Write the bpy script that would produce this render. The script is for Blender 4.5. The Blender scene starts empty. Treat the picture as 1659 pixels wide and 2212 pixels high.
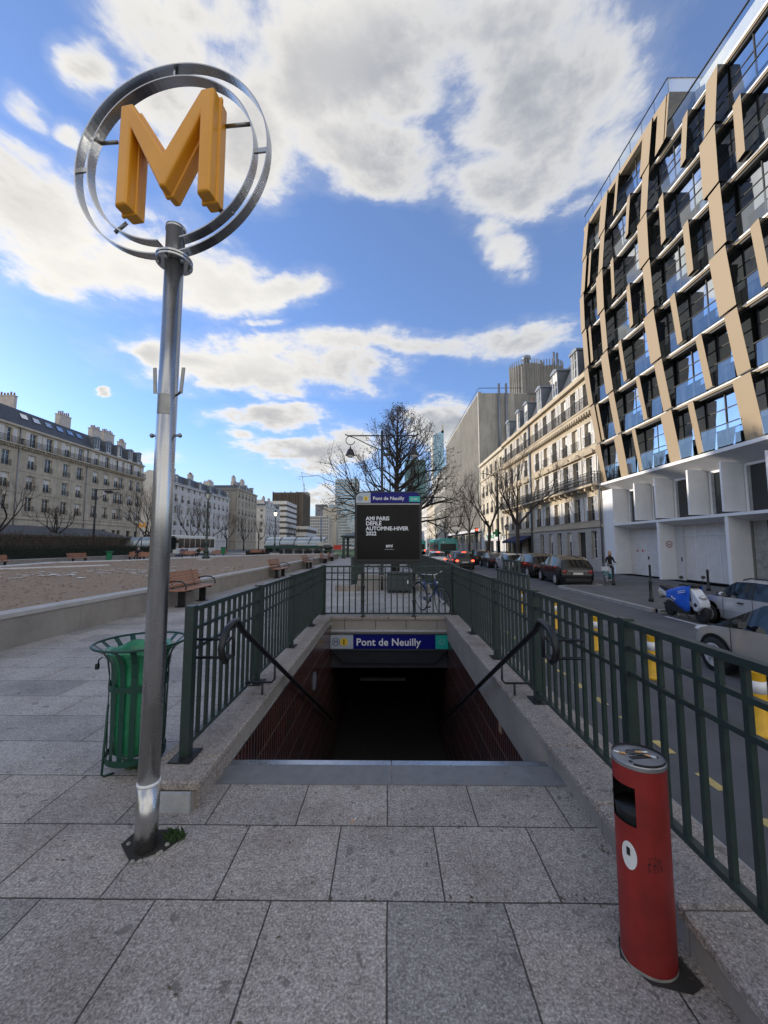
import bpy, math, random
from mathutils import Vector, Matrix, noise
rad = math.radians
random.seed(11)
sc = bpy.context.scene
COL = sc.collection

# ---------------------------------------------------------------- camera
cd = bpy.data.cameras.new('camera'); cam = bpy.data.objects.new('camera', cd); COL.objects.link(cam)
cam.location = (0, 0, 1.65); cam.rotation_euler = (math.pi/2 + rad(4.884), 0, rad(0.584))
cd.sensor_fit = 'HORIZONTAL'; cd.sensor_width = 36; cd.lens = 36*831/1659
cd.clip_start = 0.05; cd.clip_end = 4000
sc.camera = cam
# ---------------------------------------------------------------- view
sc.view_settings.view_transform = 'Standard'; sc.view_settings.look = 'None'
sc.view_settings.exposure = 0.68; sc.view_settings.gamma = 1
# ---------------------------------------------------------------- sun and sky
SUN_AZ, SUN_EL = -66.0, 12.5
sl = bpy.data.lights.new('sun', 'SUN'); sun = bpy.data.objects.new('sun', sl); COL.objects.link(sun)
sl.energy = 3.0; sl.angle = rad(0.6); sl.color = (1.0, 0.89, 0.74)
sd = Vector((math.sin(rad(SUN_AZ))*math.cos(rad(SUN_EL)), math.cos(rad(SUN_AZ))*math.cos(rad(SUN_EL)), math.sin(rad(SUN_EL))))
sun.rotation_euler = sd.to_track_quat('Z', 'Y').to_euler()
sun.location = (-40, 10, 60)
w = bpy.data.worlds.new("World"); sc.world = w; w.use_nodes = True
WT = w.node_tree; WN = WT.nodes; WL = WT.links
bg = WN['Background']; bg.inputs[1].default_value = 0.14
def wn(t, **k):
    n = WN.new(t)
    for a, b in k.items(): setattr(n, a, b)
    return n
def vmath(op, a, b=None):
    n = wn('ShaderNodeVectorMath', operation=op)
    for i, s in enumerate((a, b)):
        if s is None: continue
        if isinstance(s, bpy.types.NodeSocket): WL.new(s, n.inputs[i])
        else: n.inputs[i].default_value = s
    return n.outputs['Value'] if op in ('DOT_PRODUCT', 'LENGTH') else n.outputs[0]
def fmath(op, a, b=None, c=None, clamp=False):
    n = wn('ShaderNodeMath', operation=op); n.use_clamp = clamp
    for i, s in enumerate((a, b, c)):
        if s is None: continue
        if isinstance(s, bpy.types.NodeSocket): WL.new(s, n.inputs[i])
        else: n.inputs[i].default_value = s
    return n.outputs[0]
def mapr(s, a, b, c, d):
    n = wn('ShaderNodeMapRange', interpolation_type='SMOOTHSTEP'); WL.new(s, n.inputs[0])
    for i, v in enumerate((a, b, c, d)): n.inputs[i+1].default_value = v
    return n.outputs[0]
def wmix(f, a, b):
    n = wn('ShaderNodeMix', data_type='RGBA')
    for i, s in ((0, f), (6, a), (7, b)):
        if isinstance(s, bpy.types.NodeSocket): WL.new(s, n.inputs[i])
        else: n.inputs[i].default_value = s
    return n.outputs[2]
def wnoise(vec, scale, det, rough=.55, dist=0.):
    n = wn('ShaderNodeTexNoise'); WL.new(vec, n.inputs['Vector'])
    n.inputs['Scale'].default_value = scale; n.inputs['Detail'].default_value = det
    n.inputs['Roughness'].default_value = rough; n.inputs['Distortion'].default_value = dist
    return n
tc = wn('ShaderNodeTexCoord').outputs['Generated']
sky = wn('ShaderNodeTexSky', sky_type='NISHITA'); sky.sun_disc = False
sky.sun_elevation = rad(SUN_EL); sky.sun_rotation = rad(SUN_AZ)
sky.air_density = 1.0; sky.dust_density = 0.3; sky.ozone_density = 2.5
skyc = wmix(1.0, sky.outputs[0], (0.74, 0.92, 1.30, 1)); WN[-1].blend_type = 'MULTIPLY'
skyc = wmix(.16, skyc, (2.3, 2.75, 3.3, 1))
sx = wn('ShaderNodeSeparateXYZ'); WL.new(tc, sx.inputs[0])
skyc = wmix(mapr(sx.outputs[2], .30, .0, 0., .55), skyc, (3.0, 3.35, 3.85, 1))
# cloud field: cumulus banks placed by azimuth / elevation, edges torn by noise
wz = fmath('MAXIMUM', sx.outputs[2], 0.0)
flat = wn('ShaderNodeCombineXYZ'); den = fmath('ADD', wz, 0.22)
WL.new(fmath('DIVIDE', sx.outputs[0], den), flat.inputs[0]); WL.new(fmath('DIVIDE', sx.outputs[1], den), flat.inputs[1]); WL.new(fmath('MULTIPLY', wz, 2.0), flat.inputs[2])
fl = flat.outputs[0]
nw = wnoise(fl, 1.6, 5, .6)
warp = vmath('MULTIPLY', vmath('SUBTRACT', nw.outputs['Color'], (.5, .5, .5)), (.16, .16, .12))
vw = vmath('NORMALIZE', vmath('ADD', tc, warp))
BLOBS = [(-4.4,55,12.6,5.7,16,1),(24.5,50.5,10.4,8.0,-27,1),(22.2,44.3,10.6,3.9,-12,.9),(17.6,39.5,4.5,2.4,-61,.8),(30.6,43.8,5,2.2,11,.7),(-2.8,47.5,8.8,3.5,-10,.95),(-0.5,44.8,5.8,2.2,0,.9),
 (-34.6,50.7,4.8,3.4,2,.7),(-39.5,46.2,2.4,2.0,30,.8),(-29.1,47.4,4.6,6.1,5,.75),(-46,40.8,2,1.4,14,.7),(-41.8,40.9,1.5,.9,30,.6),(-45.4,32.5,8.4,6.8,5,1),(-47.8,34.8,4.2,3.6,32,1),
 (-38.4,30,10.1,3.3,21,1),(-27.6,33.6,8.6,4.1,6,1),(-16.8,34.1,6.8,1.7,18,.8),(-20.1,46.2,5.7,4.8,14,.85),(-15.2,25.3,17.4,3.8,3,1),(-21.7,23.6,12.4,2.5,-1,1),(-8.4,28.7,10.4,2.1,4,.9),
 (19.4,27.2,7.3,2,-5,.85),(7.3,27.8,8,1.8,-4,.8),(-32.8,23.2,2.4,2,14,.9),(-17,18.1,8.6,1.9,5,.95),(-21.4,15.3,3,.8,6,.7),(-12.3,13.4,9,2.5,-2,1),(-6.8,14.4,6,3.3,2,1),(8.5,16.6,5.2,3.9,-3,1),
 (-9.5,6.7,6,2.4,1,.85),(-32.5,10.1,3,1.2,6,.6),(1.8,57.2,11,3.6,-2,.9),(16.7,55.2,13,3,-14,.9),(-26.6,54.6,5.3,1.9,8,.6),(7.2,18.6,3.9,1.9,-2,.8),(-37.3,18.9,.7,.45,14,.8),(-19.4,30.1,3.4,.6,10,.6)]
dens = None
for az, el, a, b, rot, st in BLOBS:
    A, E_ = rad(az), rad(el)
    d = Vector((math.sin(A)*math.cos(E_), math.cos(A)*math.cos(E_), math.sin(E_)))
    e = Vector((math.cos(A), -math.sin(A), 0)); u = e.cross(d)
    r = rad(rot); e1 = e*math.cos(r)+u*math.sin(r); e2 = -e*math.sin(r)+u*math.cos(r)
    p_ = fmath('MULTIPLY', vmath('DOT_PRODUCT', vw, tuple(e1)), 1/math.sin(rad(a)))
    q_ = fmath('MULTIPLY', vmath('DOT_PRODUCT', vw, tuple(e2)), 1/math.sin(rad(b)))
    rr = fmath('ADD', fmath('MULTIPLY', p_, p_), fmath('MULTIPLY', q_, q_))
    f = fmath('MULTIPLY', fmath('SUBTRACT', 1.35, rr), st*.8)
    dens = f if dens is None else fmath('SMOOTH_MAX', dens, f, .25)
dens = fmath('MAXIMUM', dens, -0.9)
# bright cloud added behind the viewer, out of view, to light the foreground
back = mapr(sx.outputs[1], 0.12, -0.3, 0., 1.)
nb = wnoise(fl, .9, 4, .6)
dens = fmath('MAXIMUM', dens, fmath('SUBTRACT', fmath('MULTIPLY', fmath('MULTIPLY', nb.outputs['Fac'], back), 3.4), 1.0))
n1 = wnoise(vmath('MULTIPLY', fl, (1.25, .75, 1.)), 3.4, 9, .64, .35); n2 = wnoise(fl, 9., 7, .6)
det = fmath('ADD', fmath('MULTIPLY', fmath('SUBTRACT', n1.outputs['Fac'], .5), 2.3), fmath('MULTIPLY', fmath('SUBTRACT', n2.outputs['Fac'], .5), 1.5))
dd = fmath('ADD', dens, det)
mask0 = mapr(dd, 0.05, .85, 0., 0.97)
veil = mapr(fmath('ADD', dens, fmath('MULTIPLY', det, 1.1)), -.45, 1.2, 0., .34)
mask = fmath('MAXIMUM', mask0, veil)
thick = mapr(fmath('ADD', dens, fmath('MULTIPLY', det, .8)), .35, 1.35, 0., 1.)
ns = wnoise(vmath('ADD', fl, (3.1, 7.7, .4)), 1.3, 3, .45)
shade = fmath('MULTIPLY', thick, mapr(ns.outputs['Fac'], .36, .62, .40, 1.0))
sunny = mapr(vmath('DOT_PRODUCT', tc, tuple(sd)), 0.2, 1.0, 0.0, 1.0)
CB0, CD0 = (4.1, 4.03, 3.88, 1), (1.75, 1.86, 2.1, 1)
CB = wmix(back, CB0, (6.4, 6.1, 5.6, 1)); CD_ = wmix(back, CD0, (4.0, 3.9, 3.8, 1))  # added cloud behind the viewer is brighter, for front light
ccol = wmix(shade, wmix(sunny, CB, (4.9, 4.7, 4.3, 1)), wmix(sunny, CD_, (2.7, 2.6, 2.5, 1)))
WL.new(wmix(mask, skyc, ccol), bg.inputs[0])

# ---------------------------------------------------------------- materials
MATS = {}
class NT:
    def __init__(s, m): s.t = m.node_tree; s.n = s.t.nodes; s.l = s.t.links; s.b = s.n['Principled BSDF']; s.tc = s.n.new('ShaderNodeTexCoord')
    def noise(s, scale, det=5, rough=.6, vec=None):
        n = s.n.new('ShaderNodeTexNoise'); n.inputs['Scale'].default_value = scale; n.inputs['Detail'].default_value = det; n.inputs['Roughness'].default_value = rough
        s.l.new(vec if vec else s.tc.outputs['Object'], n.inputs['Vector']); return n.outputs['Fac']
    def ramp(s, f, stops):
        n = s.n.new('ShaderNodeValToRGB'); s.l.new(f, n.inputs[0]); cr = n.color_ramp
        while len(cr.elements) < len(stops): cr.elements.new(.5)
        for e, (p, c) in zip(cr.elements, stops): e.position = p; e.color = tuple(c)+(1,) if len(c) == 3 else c
        return n.outputs[0]
    def mix(s, f, a, b, mode='MIX'):
        n = s.n.new('ShaderNodeMix'); n.data_type = 'RGBA'; n.blend_type = mode
        for i, v in ((0, f), (6, a), (7, b)):
            if isinstance(v, bpy.types.NodeSocket): s.l.new(v, n.inputs[i])
            elif i: n.inputs[i].default_value = tuple(v)+(1,) if len(v) == 3 else v
            else: n.inputs[0].default_value = v
        return n.outputs[2]
    def bump(s, h, strength, dist=.01):
        n = s.n.new('ShaderNodeBump'); n.inputs['Strength'].default_value = strength; n.inputs['Distance'].default_value = dist
        s.l.new(h, n.inputs['Height']); s.l.new(n.outputs[0], s.b.inputs['Normal'])
    def mapping(s, sc_=(1, 1, 1), rot=(0, 0, 0), loc=(0, 0, 0)):
        n = s.n.new('ShaderNodeMapping'); n.inputs['Scale'].default_value = sc_; n.inputs['Rotation'].default_value = rot; n.inputs['Location'].default_value = loc
        s.l.new(s.tc.outputs['Object'], n.inputs[0]); return n.outputs[0]
def newmat(name):
    m = bpy.data.materials.new(name); m.use_nodes = True; MATS[name] = m; return m, NT(m)
def mat(name, col, rough=.6, metal=0., var=.12, vs=6., bump=0., bs=40., spec=.5, emit=None, es=1., coat=0., streak=0.):
    m, t = newmat(name)
    b = t.b; b.inputs['Roughness'].default_value = rough; b.inputs['Metallic'].default_value = metal
    b.inputs['Specular IOR Level'].default_value = spec; b.inputs['Coat Weight'].default_value = coat; b.inputs['Coat Roughness'].default_value = .06
    if var:
        f = t.noise(vs, 6, .65)
        c = t.ramp(f, [(.3, [x*(1-var) for x in col]), (.7, [min(1, x*(1+var)) for x in col])])
        if streak:
            g = t.noise(1., 4, .6, t.mapping((3., 3., .25)))
            c = t.mix(t.ramp(g, [(.45, (0, 0, 0)), (.75, (streak,)*3)]), c, [x*.35 for x in col])
        t.l.new(c, b.inputs['Base Color'])
        r = t.noise(vs*1.7, 4); mr = t.n.new('ShaderNodeMapRange'); t.l.new(r, mr.inputs[0])
        mr.inputs[3].default_value = max(.02, rough-.1); mr.inputs[4].default_value = min(1, rough+.1); t.l.new(mr.outputs[0], b.inputs['Roughness'])
    else: b.inputs['Base Color'].default_value = tuple(col)+(1,)
    if bump: t.bump(t.noise(bs, 4), bump)
    if emit: b.inputs['Emission Color'].default_value = tuple(emit)+(1,); b.inputs['Emission Strength'].default_value = es
    return m
def M(n): return MATS[n]

mat('steel', (.50, .50, .49), .27, .95, .10, 3, .0, 30)
mat('steel_dark', (.28, .28, .27), .42, .9, .15, 9)
mat('yellow_plastic', (.78, .34, .012), .34, 0, .08, 3, spec=.5, coat=.15)
mat('green_rail', (.020, .036, .032), .42, 0, .22, 14, .06, 60)
mat('black_metal', (.010, .010, .012), .42, 0, .15, 10)
mat('dark_iron', (.02, .022, .024), .5, .2, .15, 10)
mat('red_paint', (.27, .020, .017), .45, 0, .30, 5, .05, 60, streak=.6)
mat('lid_zinc', (.36, .37, .39), .42, .8, .15, 12)
mat('liner_dark', (.015, .015, .015), .6)
mat('paper', (.75, .75, .72), .7, 0, .05)
mat('cig_tan', (.62, .36, .16), .8)
mat('bag_green', (.016, .19, .085), .28, 0, .35, 5, .9, 8, spec=.6)
mat('bin_green', (.008, .05, .035), .4, .1)
mat('green_plastic', (.01, .16, .07), .4, 0, .15, 8)
mat('wood_bench', (.32, .145, .08), .5, 0, .22, 5, streak=.3)
mat('wood_grey', (.33, .15, .10), .6, 0, .2, 5)
mat('asphalt', (.085, .087, .094), .85, 0, .22, 1.3, .5, 220)
mat('asphalt_walk', (.10, .10, .105), .85, 0, .3, .5, .4, 160)
mat('ground_far', (.16, .155, .15), .9, 0, .2, .05)
mat('kerb', (.30, .29, .28), .8, 0, .2, 3, .3, 90)
mat('yellow_line', (.46, .36, .13), .7, 0, .25, 8)
mat('white_line', (.5, .5, .5), .7, 0, .25, 6)
mat('yellow_post', (.75, .42, .02), .45, 0, .15, 10)
mat('white_paint', (.72, .72, .72), .45, 0, .06, 8)
mat('mortar', (.40, .41, .42), .85, 0, .15, 12, .5, 60)
mat('grey_slab', (.17, .175, .18), .7, 0, .14, 9, .3, 200)
mat('nosing', (.42, .45, .50), .3, .9, .1, 20)
mat('stone_wall', (.27, .25, .225), .8, 0, .2, 1.4, .5, 70)
mat('stone_cap', (.40, .39, .375), .75, 0, .15, 2., .4, 80)
mat('stone_wet_sheen', (.62, .61, .60), .5, 0, .1, 1)  # bright base stands for sky reflected in the wet bed coping
mat('limestone', (.40, .355, .275), .85, 0, .2, .35, .3, 8, streak=.35)
mat('limestone_grey', (.50, .44, .34), .85, 0, .25, .5, .3, 8, streak=.5)
mat('limestone_warm', (.46, .39, .285), .85, 0, .18, .5, .3, 8, streak=.25)
mat('stone_ground', (.40, .37, .33), .85, 0, .15, .6, .4, 12, streak=.25)
mat('render_white', (.58, .57, .55), .85, 0, .12, .4, streak=.3)
mat('render_cream', (.56, .50, .40), .85, 0, .12, .4, streak=.3)
mat('slate', (.06, .066, .08), .55, 0, .25, 1.5, .4, 12)
mat('zinc_roof', (.20, .22, .25), .42, .5, .15, 1.)
mat('chimney', (.52, .47, .42), .9, 0, .15, 2.)
mat('chimney_pot', (.22, .10, .06), .8)
mat('shutter', (.70, .68, .64), .6, 0, .08, 3)
mat('frame_white', (.62, .62, .60), .5, 0, .05)
mat('curtain', (.30, .30, .29), .9, 0, .3, 4)
mat('concrete', (.36, .345, .31), .85, 0, .18, .3, .3, 6, streak=.5)
mat('concrete_dark', (.22, .215, .20), .85, 0, .2, .3, .4, 6, streak=.5)
mat('concrete_brown', (.12, .10, .08), .85, 0, .25, .6, .3, 6, streak=.4)
mat('panel_tan', (.33, .255, .165), .55, .0, .08, 60, .15, 90, spec=.35)
mat('podium_white', (.74, .745, .75), .6, 0, .05, 1.5, streak=.06)
mat('podium_grey', (.55, .56, .58), .6, 0, .06, 1.5)
mat('garage_panel', (.62, .60, .57), .65, 0, .08, 2)
mat('sign_blue', (.008, .010, .17), .35, 0, .0, spec=.2)
mat('sign_teal', (.02, .42, .36), .35, 0, .0)
mat('sign_yellow', (.80, .55, .05), .4, 0, .0)
mat('sign_pale', (.42, .48, .56), .35, 0, .0)
mat('sign_navy', (.01, .02, .12), .4, 0, 0)
mat('poster_black', (.006, .006, .007), .22, 0, .3, 2, spec=.16)
mat('text_white', (.75, .77, .82), .5, 0, 0)
mat('text_dark', (.02, .02, .02), .5, 0, 0)
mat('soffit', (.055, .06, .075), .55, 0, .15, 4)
mat('car_black', (.005, .005, .006), .25, .0, .0, spec=.3, coat=.45)
mat('car_dark', (.015, .016, .018), .25, .1, .0, spec=.3, coat=.5)
mat('car_silver', (.55, .56, .58), .24, .35, .0, coat=.8)
mat('car_beige', (.50, .46, .41), .22, .35, .0, coat=.9)
mat('car_white', (.62, .63, .65), .3, 0, 0, coat=.8)
mat('car_glass', (.010, .013, .015), .06, 0, .0, spec=.45)
mat('bus_glass', (.012, .015, .017), .18, 0, .0, spec=.3)
mat('tyre', (.014, .014, .014), .8, 0, .1, 20)
mat('rim', (.62, .62, .63), .3, .35, 0)
mat('trim_black', (.014, .014, .014), .55)
mat('lamp_red', (.30, .01, .01), .2, 0, 0, coat=.6)
mat('lamp_red_lit', (.8, .03, .01), .3, 0, 0, emit=(1, .05, .02), es=5.)
mat('lamp_clear', (.55, .55, .55), .15, .3, 0, coat=.8)
mat('plate', (.6, .6, .55), .5)
mat('bus_teal', (.02, .28, .25), .35, 0, .05, coat=.5)
mat('bus_white', (.66, .68, .66), .4, 0, .1, 1, coat=.3)
mat('tarp_blue', (.008, .11, .60), .5, 0, .22, 5, .8, 7)
mat('scooter_white', (.6, .62, .66), .3, 0, .05, coat=.5)
mat('bark', (.045, .038, .030), .9, 0, .3, 8, .5, 30)
mat('bark_light', (.12, .10, .075), .9, 0, .4, 5, .4, 20)
mat('twig', (.062, .048, .037), .9, 0, .2, 3)
mat('leaf_dark', (.062, .045, .027), .8, 0, .5, 1.5)
mat('hedge', (.012, .02, .010), .9, 0, .5, 5)
mat('brush', (.10, .075, .05), .9, 0, .5, 4)
mat('grass', (.035, .075, .02), .85, 0, .4, 6)
mat('lawn', (.05, .10, .025), .9, 0, .3, 1)
mat('leaf_litter', (.30, .225, .155), .9, 0, .5, 3)
mat('skin', (.55, .33, .24), .55, 0, .05)
mat('hair_blond', (.38, .24, .12), .7)
mat('cloth_black', (.012, .012, .014), .85, 0, .2, 6)
mat('cloth_grey', (.22, .22, .23), .9)
mat('cloth_blue', (.05, .07, .13), .9)
mat('shoe_white', (.6, .6, .58), .6)
mat('bike_teal', (.08, .42, .45), .35, 0, .0, coat=.5)
mat('bike_blue', (.03, .06, .25), .3, .2, 0, coat=.5)
mat('awning_navy', (.012, .018, .07), .8, 0, .1)
mat('shop_green', (.02, .22, .09), .5, 0, .1)
mat('shop_beige', (.34, .29, .21), .7)
mat('barrier_red', (.55, .05, .03), .6, 0, .15, 2)
mat('crane', (.45, .45, .47), .6)
mat('container', (.055, .065, .07), .5, 0, .1, 5, .1, 30)
mat('tower_pale', (.50, .49, .44), .6, 0, .1, .1)
mat('tower_grey', (.20, .21, .24), .5, 0, .1, .1)
mat('sticker_red', (.5, .03, .03), .5, 0, 0)
mat('rubble', (.28, .27, .24), .9, 0, .4, 20)
mat('lantern_glass', (.62, .62, .58), .25, 0, .0, spec=.6)
mat('lantern_glint', (.8, .7, .5), .3, 0, 0, emit=(1, .78, .42), es=6.)  # warm emission paints the sun glint on lantern glass
mat('canopy_glass', (.38, .42, .42), .12, .35, .2, .6)
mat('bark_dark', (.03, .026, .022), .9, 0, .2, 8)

def make_special():
    # mirror-like window glass with pane to pane variation
    def glass(name, base, rough, metal, sc_=.35, wav=.03):
        m, t = newmat(name); b = t.b
        f = t.noise(sc_, 3); c = t.ramp(f, [(.3, [x*.7 for x in base]), (.7, [min(1, x*1.25) for x in base])])
        t.l.new(c, b.inputs['Base Color']); b.inputs['Roughness'].default_value = rough; b.inputs['Metallic'].default_value = metal
        b.inputs['Specular IOR Level'].default_value = .8
        if wav: t.bump(t.noise(.8, 2), wav, .3)
    glass('glass_sky', (.66, .70, .74), .04, 1.)
    glass('glass_dark', (.012, .016, .018), .06, .0, .5)
    glass('glass_window', (.04, .045, .05), .08, .25, .6)
    glass('glass_tower', (.22, .36, .48), .12, .8, .05)
    glass('glass_teal', (.07, .14, .16), .15, .7, .08)
    glass('black_glass', (.010, .011, .011), .05, .0, .5)
    # clear balustrade glass
    m, t = newmat('glass_clear'); t.n.remove(t.b)
    tr = t.n.new('ShaderNodeBsdfTransparent'); tr.inputs[0].default_value = (.80, .87, .90, 1)
    gl = t.n.new('ShaderNodeBsdfGlossy'); gl.inputs['Roughness'].default_value = .03; gl.inputs[0].default_value = (.9, .95, 1, 1)
    mx = t.n.new('ShaderNodeMixShader'); mx.inputs[0].default_value = .34
    fr = t.n.new('ShaderNodeLayerWeight'); fr.inputs[0].default_value = .45
    ad = t.n.new('ShaderNodeMath'); ad.operation = 'ADD'; ad.inputs[1].default_value = .12; ad.use_clamp = True
    t.l.new(fr.outputs['Fresnel'], ad.inputs[0]); t.l.new(ad.outputs[0], mx.inputs[0])
    t.l.new(tr.outputs[0], mx.inputs[1]); t.l.new(gl.outputs[0], mx.inputs[2]); t.l.new(mx.outputs[0], t.n['Material Output'].inputs[0])
    # granite paving with joints
    def paving(name, bw, rh, off, loc, c1, c2, mort, gran=1., rot=0.):
        m, t = newmat(name); b = t.b
        wob = t.n.new('ShaderNodeTexNoise'); wob.inputs['Scale'].default_value = 2.2; wob.inputs['Detail'].default_value = 3
        t.l.new(t.tc.outputs['Object'], wob.inputs['Vector'])
        mp = t.n.new('ShaderNodeMapping'); mp.inputs['Location'].default_value = loc; mp.inputs['Rotation'].default_value = (0, 0, rot)
        va = t.n.new('ShaderNodeVectorMath'); va.operation = 'MULTIPLY_ADD'; t.l.new(wob.outputs['Color'], va.inputs[0]); va.inputs[1].default_value = (.012, .012, 0); t.l.new(t.tc.outputs['Object'], va.inputs[2])
        t.l.new(va.outputs[0], mp.inputs[0])
        br = t.n.new('ShaderNodeTexBrick'); br.offset = off; t.l.new(mp.outputs[0], br.inputs['Vector'])
        br.inputs['Scale'].default_value = 1; br.inputs['Brick Width'].default_value = bw; br.inputs['Row Height'].default_value = rh
        br.inputs['Mortar Size'].default_value = mort; br.inputs['Mortar Smooth'].default_value = .15; br.inputs['Bias'].default_value = 0
        br.inputs['Color1'].default_value = (.76, .77, .79, 1); br.inputs['Color2'].default_value = (1.08, 1.05, 1.03, 1); br.inputs['Mortar'].default_value = (.20, .19, .18, 1)
        sp = t.noise(88, 3, .8); base = t.ramp(sp, [(.36, [x*.34 for x in c1]), (.48, [x*.9 for x in c1]), (.58, c2), (.68, [min(1, x*1.7) for x in c2])])
        sp2 = t.noise(26, 2, .6); base = t.mix(.25*gran, base, t.ramp(sp2, [(.35, [x*.6 for x in c1]), (.65, [x*1.3 for x in c2])]))
        st = t.noise(.9, 5, .7); base = t.mix(1., base, t.ramp(st, [(.30, (.62, .60, .58)), (.52, (1, 1, 1)), (.75, (1.08, 1.08, 1.1))]), 'MULTIPLY')
        spots = t.noise(11, 2, .5); base = t.mix(t.ramp(spots, [(.665, (0, 0, 0)), (.69, (.6, .6, .6))]), base, [x*.35 for x in c1])
        col = t.mix(1., base, br.outputs['Color'], 'MULTIPLY')
        t.l.new(col, b.inputs['Base Color']); b.inputs['Roughness'].default_value = .72; b.inputs['Specular IOR Level'].default_value = .35
        h = t.n.new('ShaderNodeMath'); h.operation = 'MULTIPLY_ADD'; t.l.new(br.outputs['Fac'], h.inputs[0]); h.inputs[1].default_value = -1.4; t.l.new(sp, h.inputs[2])
        t.bump(h.outputs[0], .55, .006)
    paving('paving', .54, .48, .5, (.27, .46, 0), (.325, .292, .258), (.48, .44, .395), .0045)
    paving('paving_plaza', 1.05, .48, .37, (.1, .46, 0), (.35, .332, .31), (.47, .45, .425), .004)
    paving('granite', 60, 60, .5, (20, 20, 0), (.33, .29, .25), (.47, .42, .37), .001)
    # ashlar masonry joints for facades
    # red stair tiles
    m, t = newmat('tiles'); b = t.b
    mp = t.n.new('ShaderNodeSeparateXYZ'); t.l.new(t.tc.outputs['Object'], mp.inputs[0])
    cb = t.n.new('ShaderNodeCombineXYZ'); t.l.new(mp.outputs[1], cb.inputs[0]); t.l.new(mp.outputs[2], cb.inputs[1])
    br = t.n.new('ShaderNodeTexBrick'); br.offset = 0; t.l.new(cb.outputs[0], br.inputs['Vector'])
    br.inputs['Scale'].default_value = 1; br.inputs['Brick Width'].default_value = .075; br.inputs['Row Height'].default_value = .30
    br.inputs['Mortar Size'].default_value = .003; br.inputs['Mortar Smooth'].default_value = .1
    br.inputs['Color1'].default_value = (.088, .018, .015, 1); br.inputs['Color2'].default_value = (.028, .014, .013, 1); br.inputs['Mortar'].default_value = (.34, .31, .28, 1)
    t.l.new(br.outputs['Color'], b.inputs['Base Color']); b.inputs['Roughness'].default_value = .25
    t.bump(br.outputs['Fac'], -.3, .003)
    # planted bed of dry leaf mulch
    m, t = newmat('mulch'); b = t.b
    a = t.noise(17, 9, .85); c = t.ramp(a, [(.28, (.10, .07, .05)), (.45, (.24, .175, .12)), (.6, (.34, .26, .185)), (.75, (.46, .38, .29))])
    t.l.new(c, b.inputs['Base Color']); b.inputs['Roughness'].default_value = .95; t.bump(t.noise(24, 8, .85), .8, .02)
make_special()
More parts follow.
